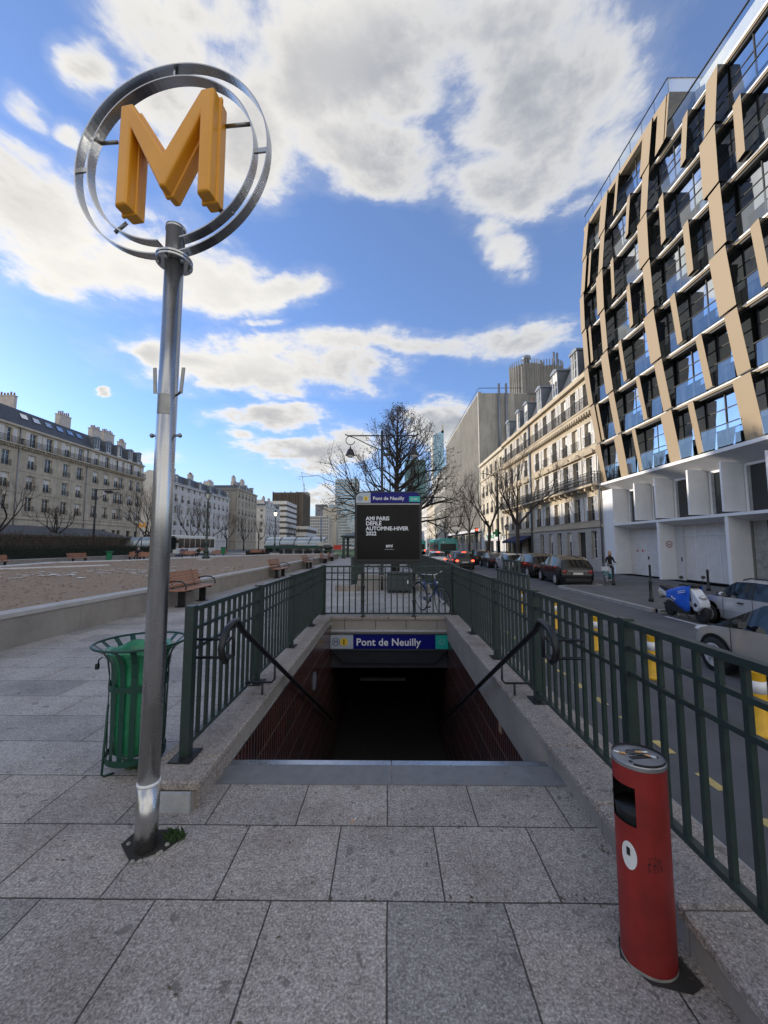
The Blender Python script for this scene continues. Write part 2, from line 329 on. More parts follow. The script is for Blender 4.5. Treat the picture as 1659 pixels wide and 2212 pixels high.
# ---------------------------------------------------------------- mesh helpers
class MB:
    def __init__(s): s.v = []; s.f = []; s.m = []; s.mats = []; s.cur = 0; s.sm = []; s.smooth = False
    def use(s, name):
        if name not in s.mats: s.mats.append(name)
        s.cur = s.mats.index(name); return s
    def add(s, vs, fs):
        o = len(s.v); s.v += [tuple(v) for v in vs]
        for f in fs: s.f.append([i+o for i in f]); s.m.append(s.cur); s.sm.append(s.smooth)
        return s
    def box(s, x0, y0, z0, x1, y1, z1):
        return s.add([(x0,y0,z0),(x1,y0,z0),(x1,y1,z0),(x0,y1,z0),(x0,y0,z1),(x1,y0,z1),(x1,y1,z1),(x0,y1,z1)],
            [(3,2,1,0),(4,5,6,7),(0,1,5,4),(1,2,6,5),(2,3,7,6),(3,0,4,7)])
    def cbox(s, x0, y0, z0, x1, y1, z1, c=.01):       # box with chamfered edges
        xs=(x0,x0+c,x1-c,x1); ys=(y0,y0+c,y1-c,y1); zs=(z0,z0+c,z1-c,z1); L={}; vs=[]
        def g(i,j,k):
            if (i,j,k) not in L: L[(i,j,k)]=len(vs); vs.append((xs[i],ys[j],zs[k]))
            return L[(i,j,k)]
        F=[]
        for a in (0,3):
            F.append([g(a,1,1),g(a,2,1),g(a,2,2),g(a,1,2)]); F.append([g(1,a,1),g(2,a,1),g(2,a,2),g(1,a,2)]); F.append([g(1,1,a),g(2,1,a),g(2,2,a),g(1,2,a)])
        for a in (0,3):
            A=1 if a==0 else 2
            for b in (0,3):
                B=1 if b==0 else 2
                F.append([g(a,B,1),g(a,B,2),g(A,b,2),g(A,b,1)]); F.append([g(a,1,B),g(a,2,B),g(A,2,b),g(A,1,b)]); F.append([g(1,a,B),g(2,a,B),g(2,A,b),g(1,A,b)])
                for d in (0,3):
                    D=1 if d==0 else 2; F.append([g(a,B,D),g(A,b,D),g(A,B,d)])
        return s.add(vs,F)
    def quad(s, a, b, c, d): return s.add([a,b,c,d], [(0,1,2,3)])
    def obox(s, c, sx, sy, sz, rot):                   # oriented box, rot is a 3x3 Matrix
        vs=[]
        for i in (-1,1):
            for j in (-1,1):
                for k in (-1,1): vs.append(Vector(c)+rot@Vector((i*sx/2,j*sy/2,k*sz/2)))
        return s.add(vs,[(0,1,3,2),(4,6,7,5),(0,4,5,1),(2,3,7,6),(0,2,6,4),(1,5,7,3)])
    def bar(s, p0, p1, wx, wy, up=(0,0,1)):
        p0=Vector(p0);p1=Vector(p1); d=(p1-p0); L=d.length; d.normalize(); u=Vector(up)
        if abs(d.dot(u))>.98: u=Vector((0,1,0))
        x=d.cross(u).normalized(); y=x.cross(d)
        return s.obox((p0+p1)/2, wx, wy, L, Matrix((x,y,d)).transposed())
    def tube(s, pts, r, n=8, caps=True, closed=False):
        pts=[Vector(p) for p in pts]; N=len(pts)
        rs=r if isinstance(r,(list,tuple)) else [r]*N
        vs=[];F=[]; prev=None
        for i,p in enumerate(pts):
            if closed: t=pts[(i+1)%N]-pts[i-1]
            else: t=(pts[min(i+1,N-1)]-pts[max(i-1,0)])
            if t.length<1e-9: t=Vector((0,0,1))
            t.normalize()
            if prev is None:
                a=Vector((0,0,1)) if abs(t.z)<.9 else Vector((1,0,0))
                prev=t.cross(a).normalized()
            else:
                q=prev-t*prev.dot(t)
                if q.length>1e-5: prev=q.normalized()
            b=t.cross(prev)
            for k in range(n):
                an=2*math.pi*k/n; vs.append(p+(prev*math.cos(an)+b*math.sin(an))*rs[i])
        for i in range(N if closed else N-1):
            j=(i+1)%N
            for k in range(n): F.append([i*n+k,i*n+(k+1)%n,j*n+(k+1)%n,j*n+k])
        if caps and not closed: F.append(list(range(n))[::-1]); F.append([(N-1)*n+k for k in range(n)])
        return s.add(vs,F)
    def lathe(s, prof, c=(0,0,0), n=16, axis='z', a0=0, a1=2*math.pi, rx=1., ry=1.):
        vs=[];F=[];full=abs(a1-a0-2*math.pi)<1e-6; m=n if full else n+1
        for r,z in prof:
            for k in range(m):
                an=a0+(a1-a0)*k/n; x=r*math.cos(an)*rx;y=r*math.sin(an)*ry
                p={'z':(x,y,z),'x':(z,x,y),'y':(x,z,y)}[axis]; vs.append((p[0]+c[0],p[1]+c[1],p[2]+c[2]))
        for i in range(len(prof)-1):
            for k in range(n):
                k2=(k+1)%m if full else k+1
                F.append([i*m+k,i*m+k2,(i+1)*m+k2,(i+1)*m+k])
        if full:
            if prof[0][0]>1e-6: F.append([k for k in range(m)][::-1])
            if prof[-1][0]>1e-6: F.append([(len(prof)-1)*m+k for k in range(m)])
        return s.add(vs,F)
    def cyl(s, c, r, z0, z1, n=16, axis='z'): return s.lathe([(r,z0),(r,z1)],c,n,axis)
    def prism(s, poly, d0, d1, axis='y'):             # poly in the two other axes, extruded along axis
        def P(a,b,d): return {'y':(a,d,b),'x':(d,a,b),'z':(a,b,d)}[axis]
        n=len(poly); vs=[P(a,b,d0) for a,b in poly]+[P(a,b,d1) for a,b in poly]
        F=[list(range(n))[::-1],[n+i for i in range(n)]]+[[i,(i+1)%n,n+(i+1)%n,n+i] for i in range(n)]
        return s.add(vs,F)
    def ball(s, c, rx, ry, rz, n=10, m=6):
        prof=[(math.sin(math.pi*i/m),-math.cos(math.pi*i/m)) for i in range(m+1)]
        vs=[];F=[]
        for r,z in prof:
            for k in range(n):
                a=2*math.pi*k/n; vs.append((c[0]+rx*r*math.cos(a),c[1]+ry*r*math.sin(a),c[2]+rz*z))
        for i in range(m):
            for k in range(n): F.append([i*n+k,i*n+(k+1)%n,(i+1)*n+(k+1)%n,(i+1)*n+k])
        return s.add(vs,F)
    def mesh(s, name):
        me=bpy.data.meshes.new(name); me.from_pydata(s.v,[],s.f)
        for n in s.mats: me.materials.append(MATS[n])
        me.polygons.foreach_set('material_index',s.m); me.polygons.foreach_set('use_smooth',s.sm); me.update(); return me
def mb(m, smooth=False):
    b=MB(); b.use(m); b.smooth=smooth; return b
def link(name, data, parent=None, loc=(0,0,0), rz=0, normals=True):
    o=bpy.data.objects.new(name,data); COL.objects.link(o); o.parent=parent; o.location=loc; o.rotation_euler=(0,0,rz); return o
def fixn(me):
    import bmesh
    bm=bmesh.new(); bm.from_mesh(me); bmesh.ops.remove_doubles(bm,verts=bm.verts,dist=1e-5); bmesh.ops.recalc_face_normals(bm,faces=bm.faces); bm.to_mesh(me); bm.free(); return me
def part(name, b, parent=None, loc=(0,0,0), rz=0, fix=False, bevel=0, label=None, autosmooth=False):
    me=b.mesh(name) if isinstance(b,MB) else b
    if fix: fixn(me)
    o=link(name,me,parent,loc,rz)
    if bevel:
        md=o.modifiers.new('bevel','BEVEL'); md.width=bevel; md.segments=2; md.limit_method='ANGLE'
    if label: o['label']=label
    return o
def tag(o, label, cat, group=None, kind=None):
    if label: o['label']=label
    if cat: o['category']=cat
    if group: o['group']=group
    if kind: o['kind']=kind
    return o
def thing(name, label, cat, loc=(0,0,0), rz=0, group=None):
    o=bpy.data.objects.new(name,None); o.empty_display_size=.2; COL.objects.link(o); o.location=loc; o.rotation_euler=(0,0,rz)
    return tag(o,label,cat,group)
def struct(name, b, fix=False):
    o=part(name,b,fix=fix); o['kind']='structure'; return o
def dup(root, loc, rz=None, label=None, group=None, scale=None):
    c=root.copy(); COL.objects.link(c); c.location=loc
    if rz is not None: c.rotation_euler=(0,0,rz)
    if scale: c.scale=scale
    if label: c['label']=label
    if group: c['group']=group
    for ch in list(KIDS(root)):
        d=ch.copy(); COL.objects.link(d); d.parent=c
        for g in list(KIDS(ch)):
            e=g.copy(); COL.objects.link(e); e.parent=d
    return c
def KIDS(o): return [c for c in bpy.data.objects if c.parent is o]
def rect_holes(b, x0,x1,y0,y1,z,holes,top=True):
    xs=sorted({x0,x1}|{h[i] for h in holes for i in (0,1) if x0<h[i]<x1}); ys=sorted({y0,y1}|{h[i] for h in holes for i in (2,3) if y0<h[i]<y1})
    for i in range(len(xs)-1):
        for j in range(len(ys)-1):
            cx=(xs[i]+xs[i+1])/2; cy=(ys[j]+ys[j+1])/2
            if any(h[0]<cx<h[1] and h[2]<cy<h[3] for h in holes): continue
            b.quad((xs[i],ys[j],z),(xs[i+1],ys[j],z),(xs[i+1],ys[j+1],z),(xs[i],ys[j+1],z))
TXT={}
def text_mesh(txt, size, thick=.002, offset=0., align='LEFT', spacing=1.):
    key=(txt,size,thick,offset,align,spacing)
    if key in TXT: return TXT[key]
    cu=bpy.data.curves.new('lettering','FONT'); cu.body=txt; cu.size=size; cu.extrude=thick; cu.offset=offset; cu.align_x=align; cu.space_character=spacing; cu.resolution_u=3
    o=bpy.data.objects.new('lettering',cu); COL.objects.link(o)
    dg=bpy.context.evaluated_depsgraph_get(); me=bpy.data.meshes.new_from_object(o.evaluated_get(dg))
    bpy.data.objects.remove(o); bpy.data.curves.remove(cu); TXT[key]=me; return me
def text_on(parent, name, txt, size, loc, rot, m, offset=0., thick=.002, align='LEFT', spacing=1., sx=1.):
    me=text_mesh(txt,size,thick,offset,align,spacing).copy(); me.materials.clear(); me.materials.append(MATS[m])
    o=bpy.data.objects.new(name,me); COL.objects.link(o); o.parent=parent; o.location=loc; o.rotation_euler=rot; o.scale=(sx,1,1); return o
UP=(math.pi/2,0,0)   # lettering standing up, facing -Y
def disc(b, c, r, y, n=24, r0=0.):     # flat ring facing -Y at (x,z)
    if r0==0:
        b.add([(c[0]+r*math.cos(2*math.pi*k/n),y,c[1]+r*math.sin(2*math.pi*k/n)) for k in range(n)],[list(range(n))])
    else:
        vs=[(c[0]+q*math.cos(2*math.pi*k/n),y,c[1]+q*math.sin(2*math.pi*k/n)) for q in (r0,r) for k in range(n)]
        b.add(vs,[[k,(k+1)%n,n+(k+1)%n,n+k] for k in range(n)])

# ---------------------------------------------------------------- facade builder
# local frame of a facade: x along, z up, y into the building, front face at y = 0
def wall_grid(b, x0,x1,z0,z1,holes,depth=.28,y=0.):
    xs=sorted({x0,x1}|{round(h[i],4) for h in holes for i in (0,1)}); zs=sorted({z0,z1}|{round(h[i],4) for h in holes for i in (2,3)})
    rows=[]
    for j in range(len(zs)-1):
        cz=(zs[j]+zs[j+1])/2; run=None
        for i in range(len(xs)-1):
            cx=(xs[i]+xs[i+1])/2
            hole=any(h[0]<cx<h[1] and h[2]<cz<h[3] for h in holes)
            if hole:
                if run is not None: b.quad((run,y,zs[j]),(xs[i],y,zs[j]),(xs[i],y,zs[j+1]),(run,y,zs[j+1])); run=None
            elif run is None: run=xs[i]
        if run is not None: b.quad((run,y,zs[j]),(x1,y,zs[j]),(x1,y,zs[j+1]),(run,y,zs[j+1]))
    for a,c,d,e in holes:
        b.quad((a,y,d),(a,y,e),(a,y+depth,e),(a,y+depth,d)); b.quad((c,y,e),(c,y,d),(c,y+depth,d),(c,y+depth,e))
        b.quad((a,y,e),(c,y,e),(c,y+depth,e),(a,y+depth,e)); b.quad((c,y,d),(a,y,d),(a,y+depth,d),(c,y+depth,d))
WM={}
WRS=random.Random(31)
def window_mesh(wd,ht,kind='french'):
    v=WRS.choice((0,0,1,2,3)) if kind=='french' else 0
    key=(round(wd,2),round(ht,2),kind,v)
    if key in WM: return WM[key]
    fm={'french':'frame_white','dark':'trim_black','office':'steel_dark'}[kind]
    b=mb(fm); t=.06
    b.box(0,-.0,0,t,.06,ht).box(wd-t,0,0,wd,.06,ht).box(t,0,0,wd-t,.06,t).box(t,0,ht-t,wd-t,.06,ht)
    if wd>.7: b.box(wd/2-.045,-.012,t,wd/2+.045,.05,ht-t)
    if kind=='french':
        for k in (.36,.70): b.box(t,.012,ht*k-.015,wd-t,.045,ht*k+.015)
    b.use('glass_window'); b.quad((t,.03,t),(wd-t,.03,t),(wd-t,.03,ht-t),(t,.03,ht-t))
    if v==1: b.use('curtain'); b.quad((t,.024,t),(wd*.26,.024,t),(wd*.20,.024,ht-t),(t,.024,ht-t)); b.quad((wd*.74,.024,t),(wd-t,.024,t),(wd-t,.024,ht-t),(wd*.80,.024,ht-t))
    if v==2: b.use('shutter'); b.quad((t,.024,ht*.62),(wd-t,.024,ht*.62),(wd-t,.024,ht-t),(t,.024,ht-t))
    if v==3: b.use('render_cream'); b.quad((t,.024,t),(wd*.48,.024,t),(wd*.48,.024,ht-t),(t,.024,ht-t))
    WM[key]=b.mesh('window'); return WM[key]
def put_window(root,x,z,wd,ht,kind='french',y=.2,curtain=0.):
    o=link('window',window_mesh(wd,ht,kind),root,(x,y,z))
    return o
SHM={}
def shutter_mesh(wd,ht,closed=False):
    key=(round(wd,2),round(ht,2))
    if key in SHM: return SHM[key]
    b=mb('shutter'); b.box(0,0,0,.06,.04,ht).box(wd-.06,0,0,wd,.04,ht).box(.06,0,0,wd-.06,.04,.08).box(.06,0,ht-.08,wd-.06,.04,ht).box(.06,0,ht*.5-.04,wd-.06,.04,ht*.5+.04)
    n=int(ht/.11)
    for i in range(n):
        z=.09+i*(ht-.18)/n; b.quad((.06,.008,z),(wd-.06,.008,z),(wd-.06,.032,z+(ht-.18)/n*.85),(.06,.032,z+(ht-.18)/n*.85))
    SHM[key]=b.mesh('shutter'); return SHM[key]
RM={}
def rail_mesh(wd,ht,dep,fancy=False,mat_='dark_iron'):
    key=(round(wd,1),ht,dep,fancy)
    if key in RM: return RM[key]
    wd=round(wd,1)
    b=mb(mat_)
    def side(p,q):
        p=Vector(p);q=Vector(q); L=(q-p).length; n=max(1,int(L/(.13 if not fancy else .2)))
        b.bar(p+Vector((0,0,ht)),q+Vector((0,0,ht)),.05,.04); b.bar(p+Vector((0,0,.08)),q+Vector((0,0,.08)),.03,.03)
        if fancy: b.bar(p+Vector((0,0,ht*.8)),q+Vector((0,0,ht*.8)),.03,.03)
        for i in range(n+1):
            c=p+(q-p)*i/n; b.bar(c,c+Vector((0,0,ht)),.022,.022)
            if fancy and i<n:
                d=(q-p)/n; m_=c+d*.5
                for zc in (.3,.62):
                    b.tube([m_+Vector((0,0,ht*zc))+d*.42*math.cos(a)+Vector((0,0,1))*ht*.17*math.sin(a) for a in [2*math.pi*k/7 for k in range(7)]],.014,3,closed=True)
    if dep>0.05: side((0,0,0),(0,-dep,0)); side((wd,-dep,0),(wd,0,0))
    side((0,-dep,0),(wd,-dep,0))
    RM[key]=b.mesh('railing'); return RM[key]
def pots(b,x0,x1,y,z,n):
    for i in range(n):
        x=x0+(x1-x0)*(i+.5)/n; b.lathe([(.13,z),(.10,z+.45+.12*((i*7)%3)),(.13,z+.5+.12*((i*7)%3))],(x,y,0),6)
# ================================================================ ground
RZ=-0.55                                    # road level, half a metre under the square
HOLES=[(-1.20,1.25,3.08,8.32),(-1.20,1.25,14.6,19.6)]
b=mb('ground_far'); rect_holes(b,-900,1.8,-60,1500,-.006,HOLES); b.quad((1.8,-60,RZ-.006),(900,-60,RZ-.006),(900,1500,RZ-.006),(1.8,1500,RZ-.006)); b.quad((1.8,-60,RZ-.006),(1.8,1500,RZ-.006),(1.8,1500,-.006),(1.8,-60,-.006))
struct('ground',b)
b=mb('paving'); rect_holes(b,-1.62,1.8,-5,3.08,0,HOLES); rect_holes(b,-3.2,-1.62,-5,2.9,0,[]); rect_holes(b,-7,-3.2,-5,1.46,0,[]); struct('pavement_near',b)
b=mb('paving_plaza'); rect_holes(b,-1.62,1.8,3.08,62,0,HOLES); rect_holes(b,-3.2,-1.62,2.9,62,0,[]); rect_holes(b,-31,-3.2,1.46,62,0,[]); rect_holes(b,-31,-7,-5,1.46,0,[]); struct('plaza',b)
b=mb('asphalt'); b.quad((-50,-20,.004),(-34.5,-20,.004),(-34.5,220,.004),(-50,220,.004)); struct('side_road',b)
b=mb('asphalt'); b.quad((-34.49,53.5,.004),(-29.6,53.5,.004),(-29.6,220,.004),(-34.49,220,.004)); struct('side_road',b)
b=mb('asphalt'); b.quad((1.84,-30,RZ),(16.4,-30,RZ),(16.4,400,RZ),(1.84,400,RZ)); struct('road',b)
b=mb('asphalt_walk')
for x0,x1,y0,y1 in ((8.75,16.5,12.6,20.2),(11.1,16.5,-30,12.6),(11.3,16.5,20.2,400)): b.quad((x0,y0,RZ+.12),(x1,y0,RZ+.12),(x1,y1,RZ+.12),(x0,y1,RZ+.12))
struct('pavement_far',b)
b=mb('kerb')
def kerb(p,q,wd=.16,z0=RZ-.02,z1=RZ+.125):
    p=Vector(p);q=Vector(q);L=(q-p).length;n=max(1,int(L/1.0)) if L<60 else int(L/6)
    d=(q-p).normalized(); s_=Vector((-d.y,d.x))*wd/2
    for i in range(n):
        a=p+(q-p)*(i/n)+d*.004; c=p+(q-p)*((i+1)/n)-d*.004
        vs=[(a-s_),(c-s_),(c+s_),(a+s_)]
        b.add([(v.x,v.y,z0) for v in vs]+[(v.x,v.y,z1) for v in vs],[(4,5,6,7),(0,1,5,4),(1,2,6,5),(2,3,7,6),(3,0,4,7)])
kerb((8.67,12.9),(8.67,19.8)); kerb((8.75,12.75),(11.0,12.4)); kerb((11.0,12.2),(11.0,-30)); kerb((8.75,19.95),(9.3,20.3)); kerb((9.4,20.3),(11.2,20.4)); kerb((11.2,20.6),(11.2,380))
kerb((1.79,-20),(1.79,120),.12,RZ,.005)
struct('kerb',b,fix=True)
# painted marks
b=mb('yellow_line')
for i in range(40):
    y=1.2+i*.62; b.quad((2.96,y,RZ+.004),(3.05,y,RZ+.004),(3.05,y+.27,RZ+.004),(2.96,y+.27,RZ+.004))
struct('cycle_lane_marking',b)
b=mb('white_line')
for y in (14,24,34,44): b.quad((6.6,y,RZ+.004),(6.72,y,RZ+.004),(6.72,y+3,RZ+.004),(6.6,y+3,RZ+.004))
b.quad((8.5,2,RZ+.004),(8.62,2,RZ+.004),(8.62,12.2,RZ+.004),(8.5,12.2,RZ+.004))
struct('lane_marking',b)

# ================================================================ metro stairwell
st=thing('metro_stairwell','dark stairwell with maroon tiled walls going down under the first station sign','stairwell',(0,3.08,0))
def stair(st,y1,full=True):
    b=mb('tiles'); b.quad((-1.2,-0.3,-.02),(-1.2,14,-.02),(-1.2,14,-3),(-1.2,-0.3,-3)); part('tiled_wall',b,st)
    b=mb('tiles'); b.quad((1.25,14,-.02),(1.25,-0.3,-.02),(1.25,-0.3,-3),(1.25,14,-3))
    b.use('bark_dark'); part('tiled_wall',b,st)
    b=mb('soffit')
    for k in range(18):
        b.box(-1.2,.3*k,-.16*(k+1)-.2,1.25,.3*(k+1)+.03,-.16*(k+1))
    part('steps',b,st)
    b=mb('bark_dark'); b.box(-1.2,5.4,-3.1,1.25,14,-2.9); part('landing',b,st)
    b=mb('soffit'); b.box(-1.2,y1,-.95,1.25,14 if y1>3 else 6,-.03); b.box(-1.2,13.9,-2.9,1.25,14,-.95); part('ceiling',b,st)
stair(st,5.35)
t=part('tiled_wall',mb('panel_tan').box(1.236,1.35,-.42,1.2485,1.42,-.13),st,label='single orange tile')
b=mb('grey_slab'); b.box(-1.22,-.28,-.02,.02,-.05,.006); b.box(.03,-.28,-.02,1.24,-.05,.006); part('threshold_slab',b,st)
b=mb('nosing'); b.box(-1.19,-.05,-.03,.02,.01,.008); b.box(.03,-.05,-.03,1.20,.01,.008); part('step_nosing',b,st)
# lower step edge: the light it catches put in as a paler bar
b=mb('concrete_dark'); b.box(-.7,6.9,-1.75,.45,7.0,-1.69); part('lit_step_edge',b,st)
# round pale sign on the left wall
b=mb('tower_grey'); b.lathe([(.0,0),(.14,0),(.14,.01),(0,.012)],(-1.195,3.35,-.55),20,'x'); s_=part('round_plaque',b,st)
st2=thing('metro_stairwell','second stairwell opening behind the dark grey storage box','stairwell',(0,14.6,0)); stair(st2,2.0)

# ================================================================ stone parapets
def parapet(name,label,x0,x1,ys,z=.16,riser=.11,over=.025):
    t=thing(name,label,'parapet',(0,ys[0],0)); oy=ys[0]
    b=mb('granite'); r=mb('stone_wall')
    for i in range(len(ys)-1):
        b.cbox(x0-over,ys[i]-oy+.004,riser,x1+over,ys[i+1]-oy-.004,z,.012)
        r.box(x0,ys[i]-oy+.003,-.3,x1,ys[i+1]-oy-.003,riser)
    part('coping',b,t); part('plinth',r,t); return t
pl=parapet('stone_parapet','low granite parapet left of the stairs with a rendered blue grey end',-1.56,-1.215,[2.53,2.84,3.95,5.05,6.15,7.25,8.32],.17)
b=mb('mortar'); b.box(-1.55,-.022,0,-1.23,.0,.115); part('rendered_end',b,pl)
b=mb('granite'); b.box(-1.215,.03,0,-1.195,.28,.11); b.box(-1.215,.30,0,-1.195,.55,.11); part('facing_slab',b,pl)
pr=parapet('stone_parapet','low granite parapet right of the stairs running on past the red ash bin',1.225,1.64,[-1.2,-.2,.75,1.72,2.36,3.0,3.9,4.9,5.9,6.9,7.7,8.32],.17)
pb=thing('stone_parapet','granite parapet across the back of the stairwell under the bar railing','parapet',(0,8.3,0))
b=mb('granite')
for a,c in ((-1.56,-.56),(-.55,.0),(.01,.57),(.58,1.64)): b.cbox(a,.0,.06,c,.42,.13,.012)
part('coping',b,pb)
b=mb('stone_wall')
for a,c in ((-1.2,-.93),(-.92,-.27),(-.26,.38),(.39,1.03),(1.04,1.25)): b.box(a,.02,-.14,c,.4,.06)
part('facing_slab',b,pb)
b=mb('mortar'); b.box(-1.2,-.04,-.235,1.25,.3,-.14); part('mortar_band',b,pb)

# station sign on the portal
def m_logo(par,x,z,s,y):   # round M roundel
    b=mb('sign_navy'); disc(b,(x,z),s,y,28,s*.86); part('roundel',b,par)
    text_on(par,'letter','M',s*1.45,(x,y,z-s*.52),UP,'sign_navy',offset=.0,align='CENTER')
po=thing('station_sign','blue Pont de Neuilly sign above the dark stair opening','sign',(0,8.14,-.33))
b=mb('soffit'); b.box(-1.2,.012,-.19,1.25,.12,.15); b.use('steel_dark'); b.box(-1.2,-.02,.15,1.25,.12,.165); part('housing',b,po)
b=mb('sign_blue'); b.box(-.72,0,-.155,.98,.012,.125); part('blue_panel',b,po)
b=mb('sign_pale'); b.box(-1.19,0,-.155,-.72,.012,.125); part('white_panel',b,po)
b=mb('sign_teal'); b.box(.98,0,-.155,1.24,.012,.125); part('teal_panel',b,po)
m_logo(po,-1.08,-.02,.082,-.003)
b=mb('sign_yellow'); disc(b,(-.91,-.02),.08,-.003,28); part('line_disc',b,po)
text_on(po,'letter','1',.14,(-.91,-.008,-.068),UP,'text_dark',offset=.004,align='CENTER')
text_on(po,'lettering','Pont de Neuilly',.205,(-.66,-.004,-.088),UP,'text_white',offset=.0035,spacing=1.03)
b=mb('sign_pale'); disc(b,(1.11,-.015),.05,-.003,24,.042); part('ring_mark',b,po)
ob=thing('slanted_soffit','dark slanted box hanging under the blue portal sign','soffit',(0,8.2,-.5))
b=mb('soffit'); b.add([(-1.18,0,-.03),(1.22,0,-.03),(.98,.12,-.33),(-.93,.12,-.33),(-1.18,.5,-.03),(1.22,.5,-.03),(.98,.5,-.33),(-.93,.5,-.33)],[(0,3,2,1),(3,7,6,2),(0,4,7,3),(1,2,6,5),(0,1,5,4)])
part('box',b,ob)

# ================================================================ green bar railings
ZT=1.20
def railing(label,p0,p1,posts,z0,crest=None,bottom=.22,group='green bar railings round the stairs',flip=False,feet=True):
    p0=Vector(p0);p1=Vector(p1);d=(p1-p0).normalized();L=(p1-p0).length
    rz=math.atan2(d.y,d.x)
    t=thing('railing',label,'railing',(p0.x,p0.y,0),rz,group)
    posts=[0]+posts+[L] if not posts or posts[0]>0 else posts
    for s in posts:
        po=part('post',mb('green_rail').box(-.032,-.032,z0-.005,.032,.032,ZT+.012),t,(s,0,0))
        if feet: part('base_plate',mb('dark_iron').box(-.095,-.075,z0+.001,.095,.075,z0+.012).cyl((-.07,0,0),.012,z0+.012,z0+.024,6).cyl((.07,0,0),.012,z0+.012,z0+.024,6),po)
    for a,c in zip(posts,posts[1:]):
        b=mb('green_rail'); a0=a+.032; c0=c-.032
        b.box(a0,-.022,ZT-.035,c0,.022,ZT); b.box(a0,-.015,1.030,c0,.015,1.055); b.box(a0,-.015,.885,c0,.015,.91); b.box(a0,-.02,bottom,c0,.02,bottom+.03)
        n=max(1,round((c0-a0)/.128)); g=(c0-a0)/n
        for i in range(1,n):
            x=a0+g*i; b.box(x-.0125,-.012,bottom+.03,x+.0125,.012,ZT-.035)
        if crest and crest[0]>=a-1e-3 and crest[0]<c:
            x0,x1=crest; k0=a0+g*round((x0-a0)/g); k1=a0+g*round((x1-a0)/g); nb=round((k1-k0)/g)
            for i in range(nb+1):
                x=k0+g*i; hi=ZT+.13 if (i<nb*.25 or i>nb*.75) else ZT+.26
                b.box(x-.0125,-.012,ZT,x+.0125,.012,hi)
            q0=k0+g*math.ceil(nb*.25); q1=k0+g*math.floor(nb*.75)
            b.box(k0-.014,-.015,ZT+.12,k1+.014,.015,ZT+.145); b.box(q0-.014,-.015,ZT+.25,q1+.014,.015,ZT+.275)
        part('bar_panel',b,t)
    return t
railing('dark green bar railing left of the stairs beside the handrail',(-1.42,2.82),(-1.42,8.40),[1.45,2.93,4.38],.17,bottom=.24)
railing('dark green bar railing right of the stairs with a stepped crest above its top rail',(1.43,-.48),(1.43,8.40),[1.43,2.86,4.30,5.70,7.10],.17,bottom=.24,crest=(4.53,5.58))
b_r=railing('thin bar railing across the back of the stairwell under the advertising panel',(-1.38,8.44),(1.39,8.44),[.0,2.77],.13,bottom=.165,feet=False)
railing('dark green railing along the road beyond the parked bicycle',(1.55,8.62),(1.55,30.6),[0,2.2,4.4,6.6,8.8,11.,13.2,15.4,17.6,19.8,21.98],.0,bottom=.1,feet=False,group='green bar railings farther back')
railing('dark green railing of the second stairwell behind the advertising panel',(-1.32,14.2),(-1.32,20.2),[0,2,4,6],.0,bottom=.1,feet=False,group='green bar railings farther back')
b=thing('stone_parapet','low grey stone parapet of the second stairwell behind the bar railing','parapet',(0,13.9,0))
part('coping',mb('granite').box(-1.9,0,.0,-1.1,.6,.2),b); part('coping',mb('granite').box(1.1,0,0,1.5,.6,.2),b); part('wall',mb('stone_wall').box(-1.1,.3,0,1.1,.55,.55),b)

# handrails
def handrail(sx,label):
    t=thing('stair_handrail',label,'handrail',(1.13*sx,2.9,0),0,'black handrails of the stairs')
    dy,dz=1,-.565
    pts=[(0,5.2,1.07+5.2*dz),(0,.12,1.07-.12*.565),(0,.03,1.085),(0,-.05,1.085),(0,-.15,1.06),(0,-.21,1.01),(0,-.235,.945),(0,-.215,.885),(0,-.17,.85),(0,-.12,.865)]
    b=mb('black_metal',True); b.tube(pts,.024,10); part('rail',b,t)
    f=.29*sx
    b=mb('black_metal',True)
    for z in (.96,.83): b.tube([(f,-.02,z),(.03*sx,-.02,z),(0,-.02,z+.03)],.011,6)
    b.tube([(0,-.02,.84),(0,-.02,1.06)],.011,6); b.tube([(0,-.2,.96),(.03*sx,-.02,.96)],.011,6)
    part('bracket',b,t)
    b=mb('black_metal',True); y=1.05; z=1.07+y*dz
    b.tube([(0,y,z),(0,y,z-.16),(.03*sx,y,z-.19),(f,y,z-.19)],.011,6); b.tube([(.12*sx,y,z-.19),(.12*sx,y,z-.32),(.15*sx,y,z-.33),(f,y,z-.33)],.011,6)
    part('bracket',b,t)
    b=mb('black_metal',True)
    for y in (2.3,3.4): z=1.07+y*dz; b.tube([(0,y,z),(0,y,z-.10),(.08*sx,y,z-.10)],.01,6)
    part('bracket',b,t)
    return t
handrail(-1,'black curled handrail on the left side of the stairs'); handrail(1,'black curled handrail on the right side of the stairs')

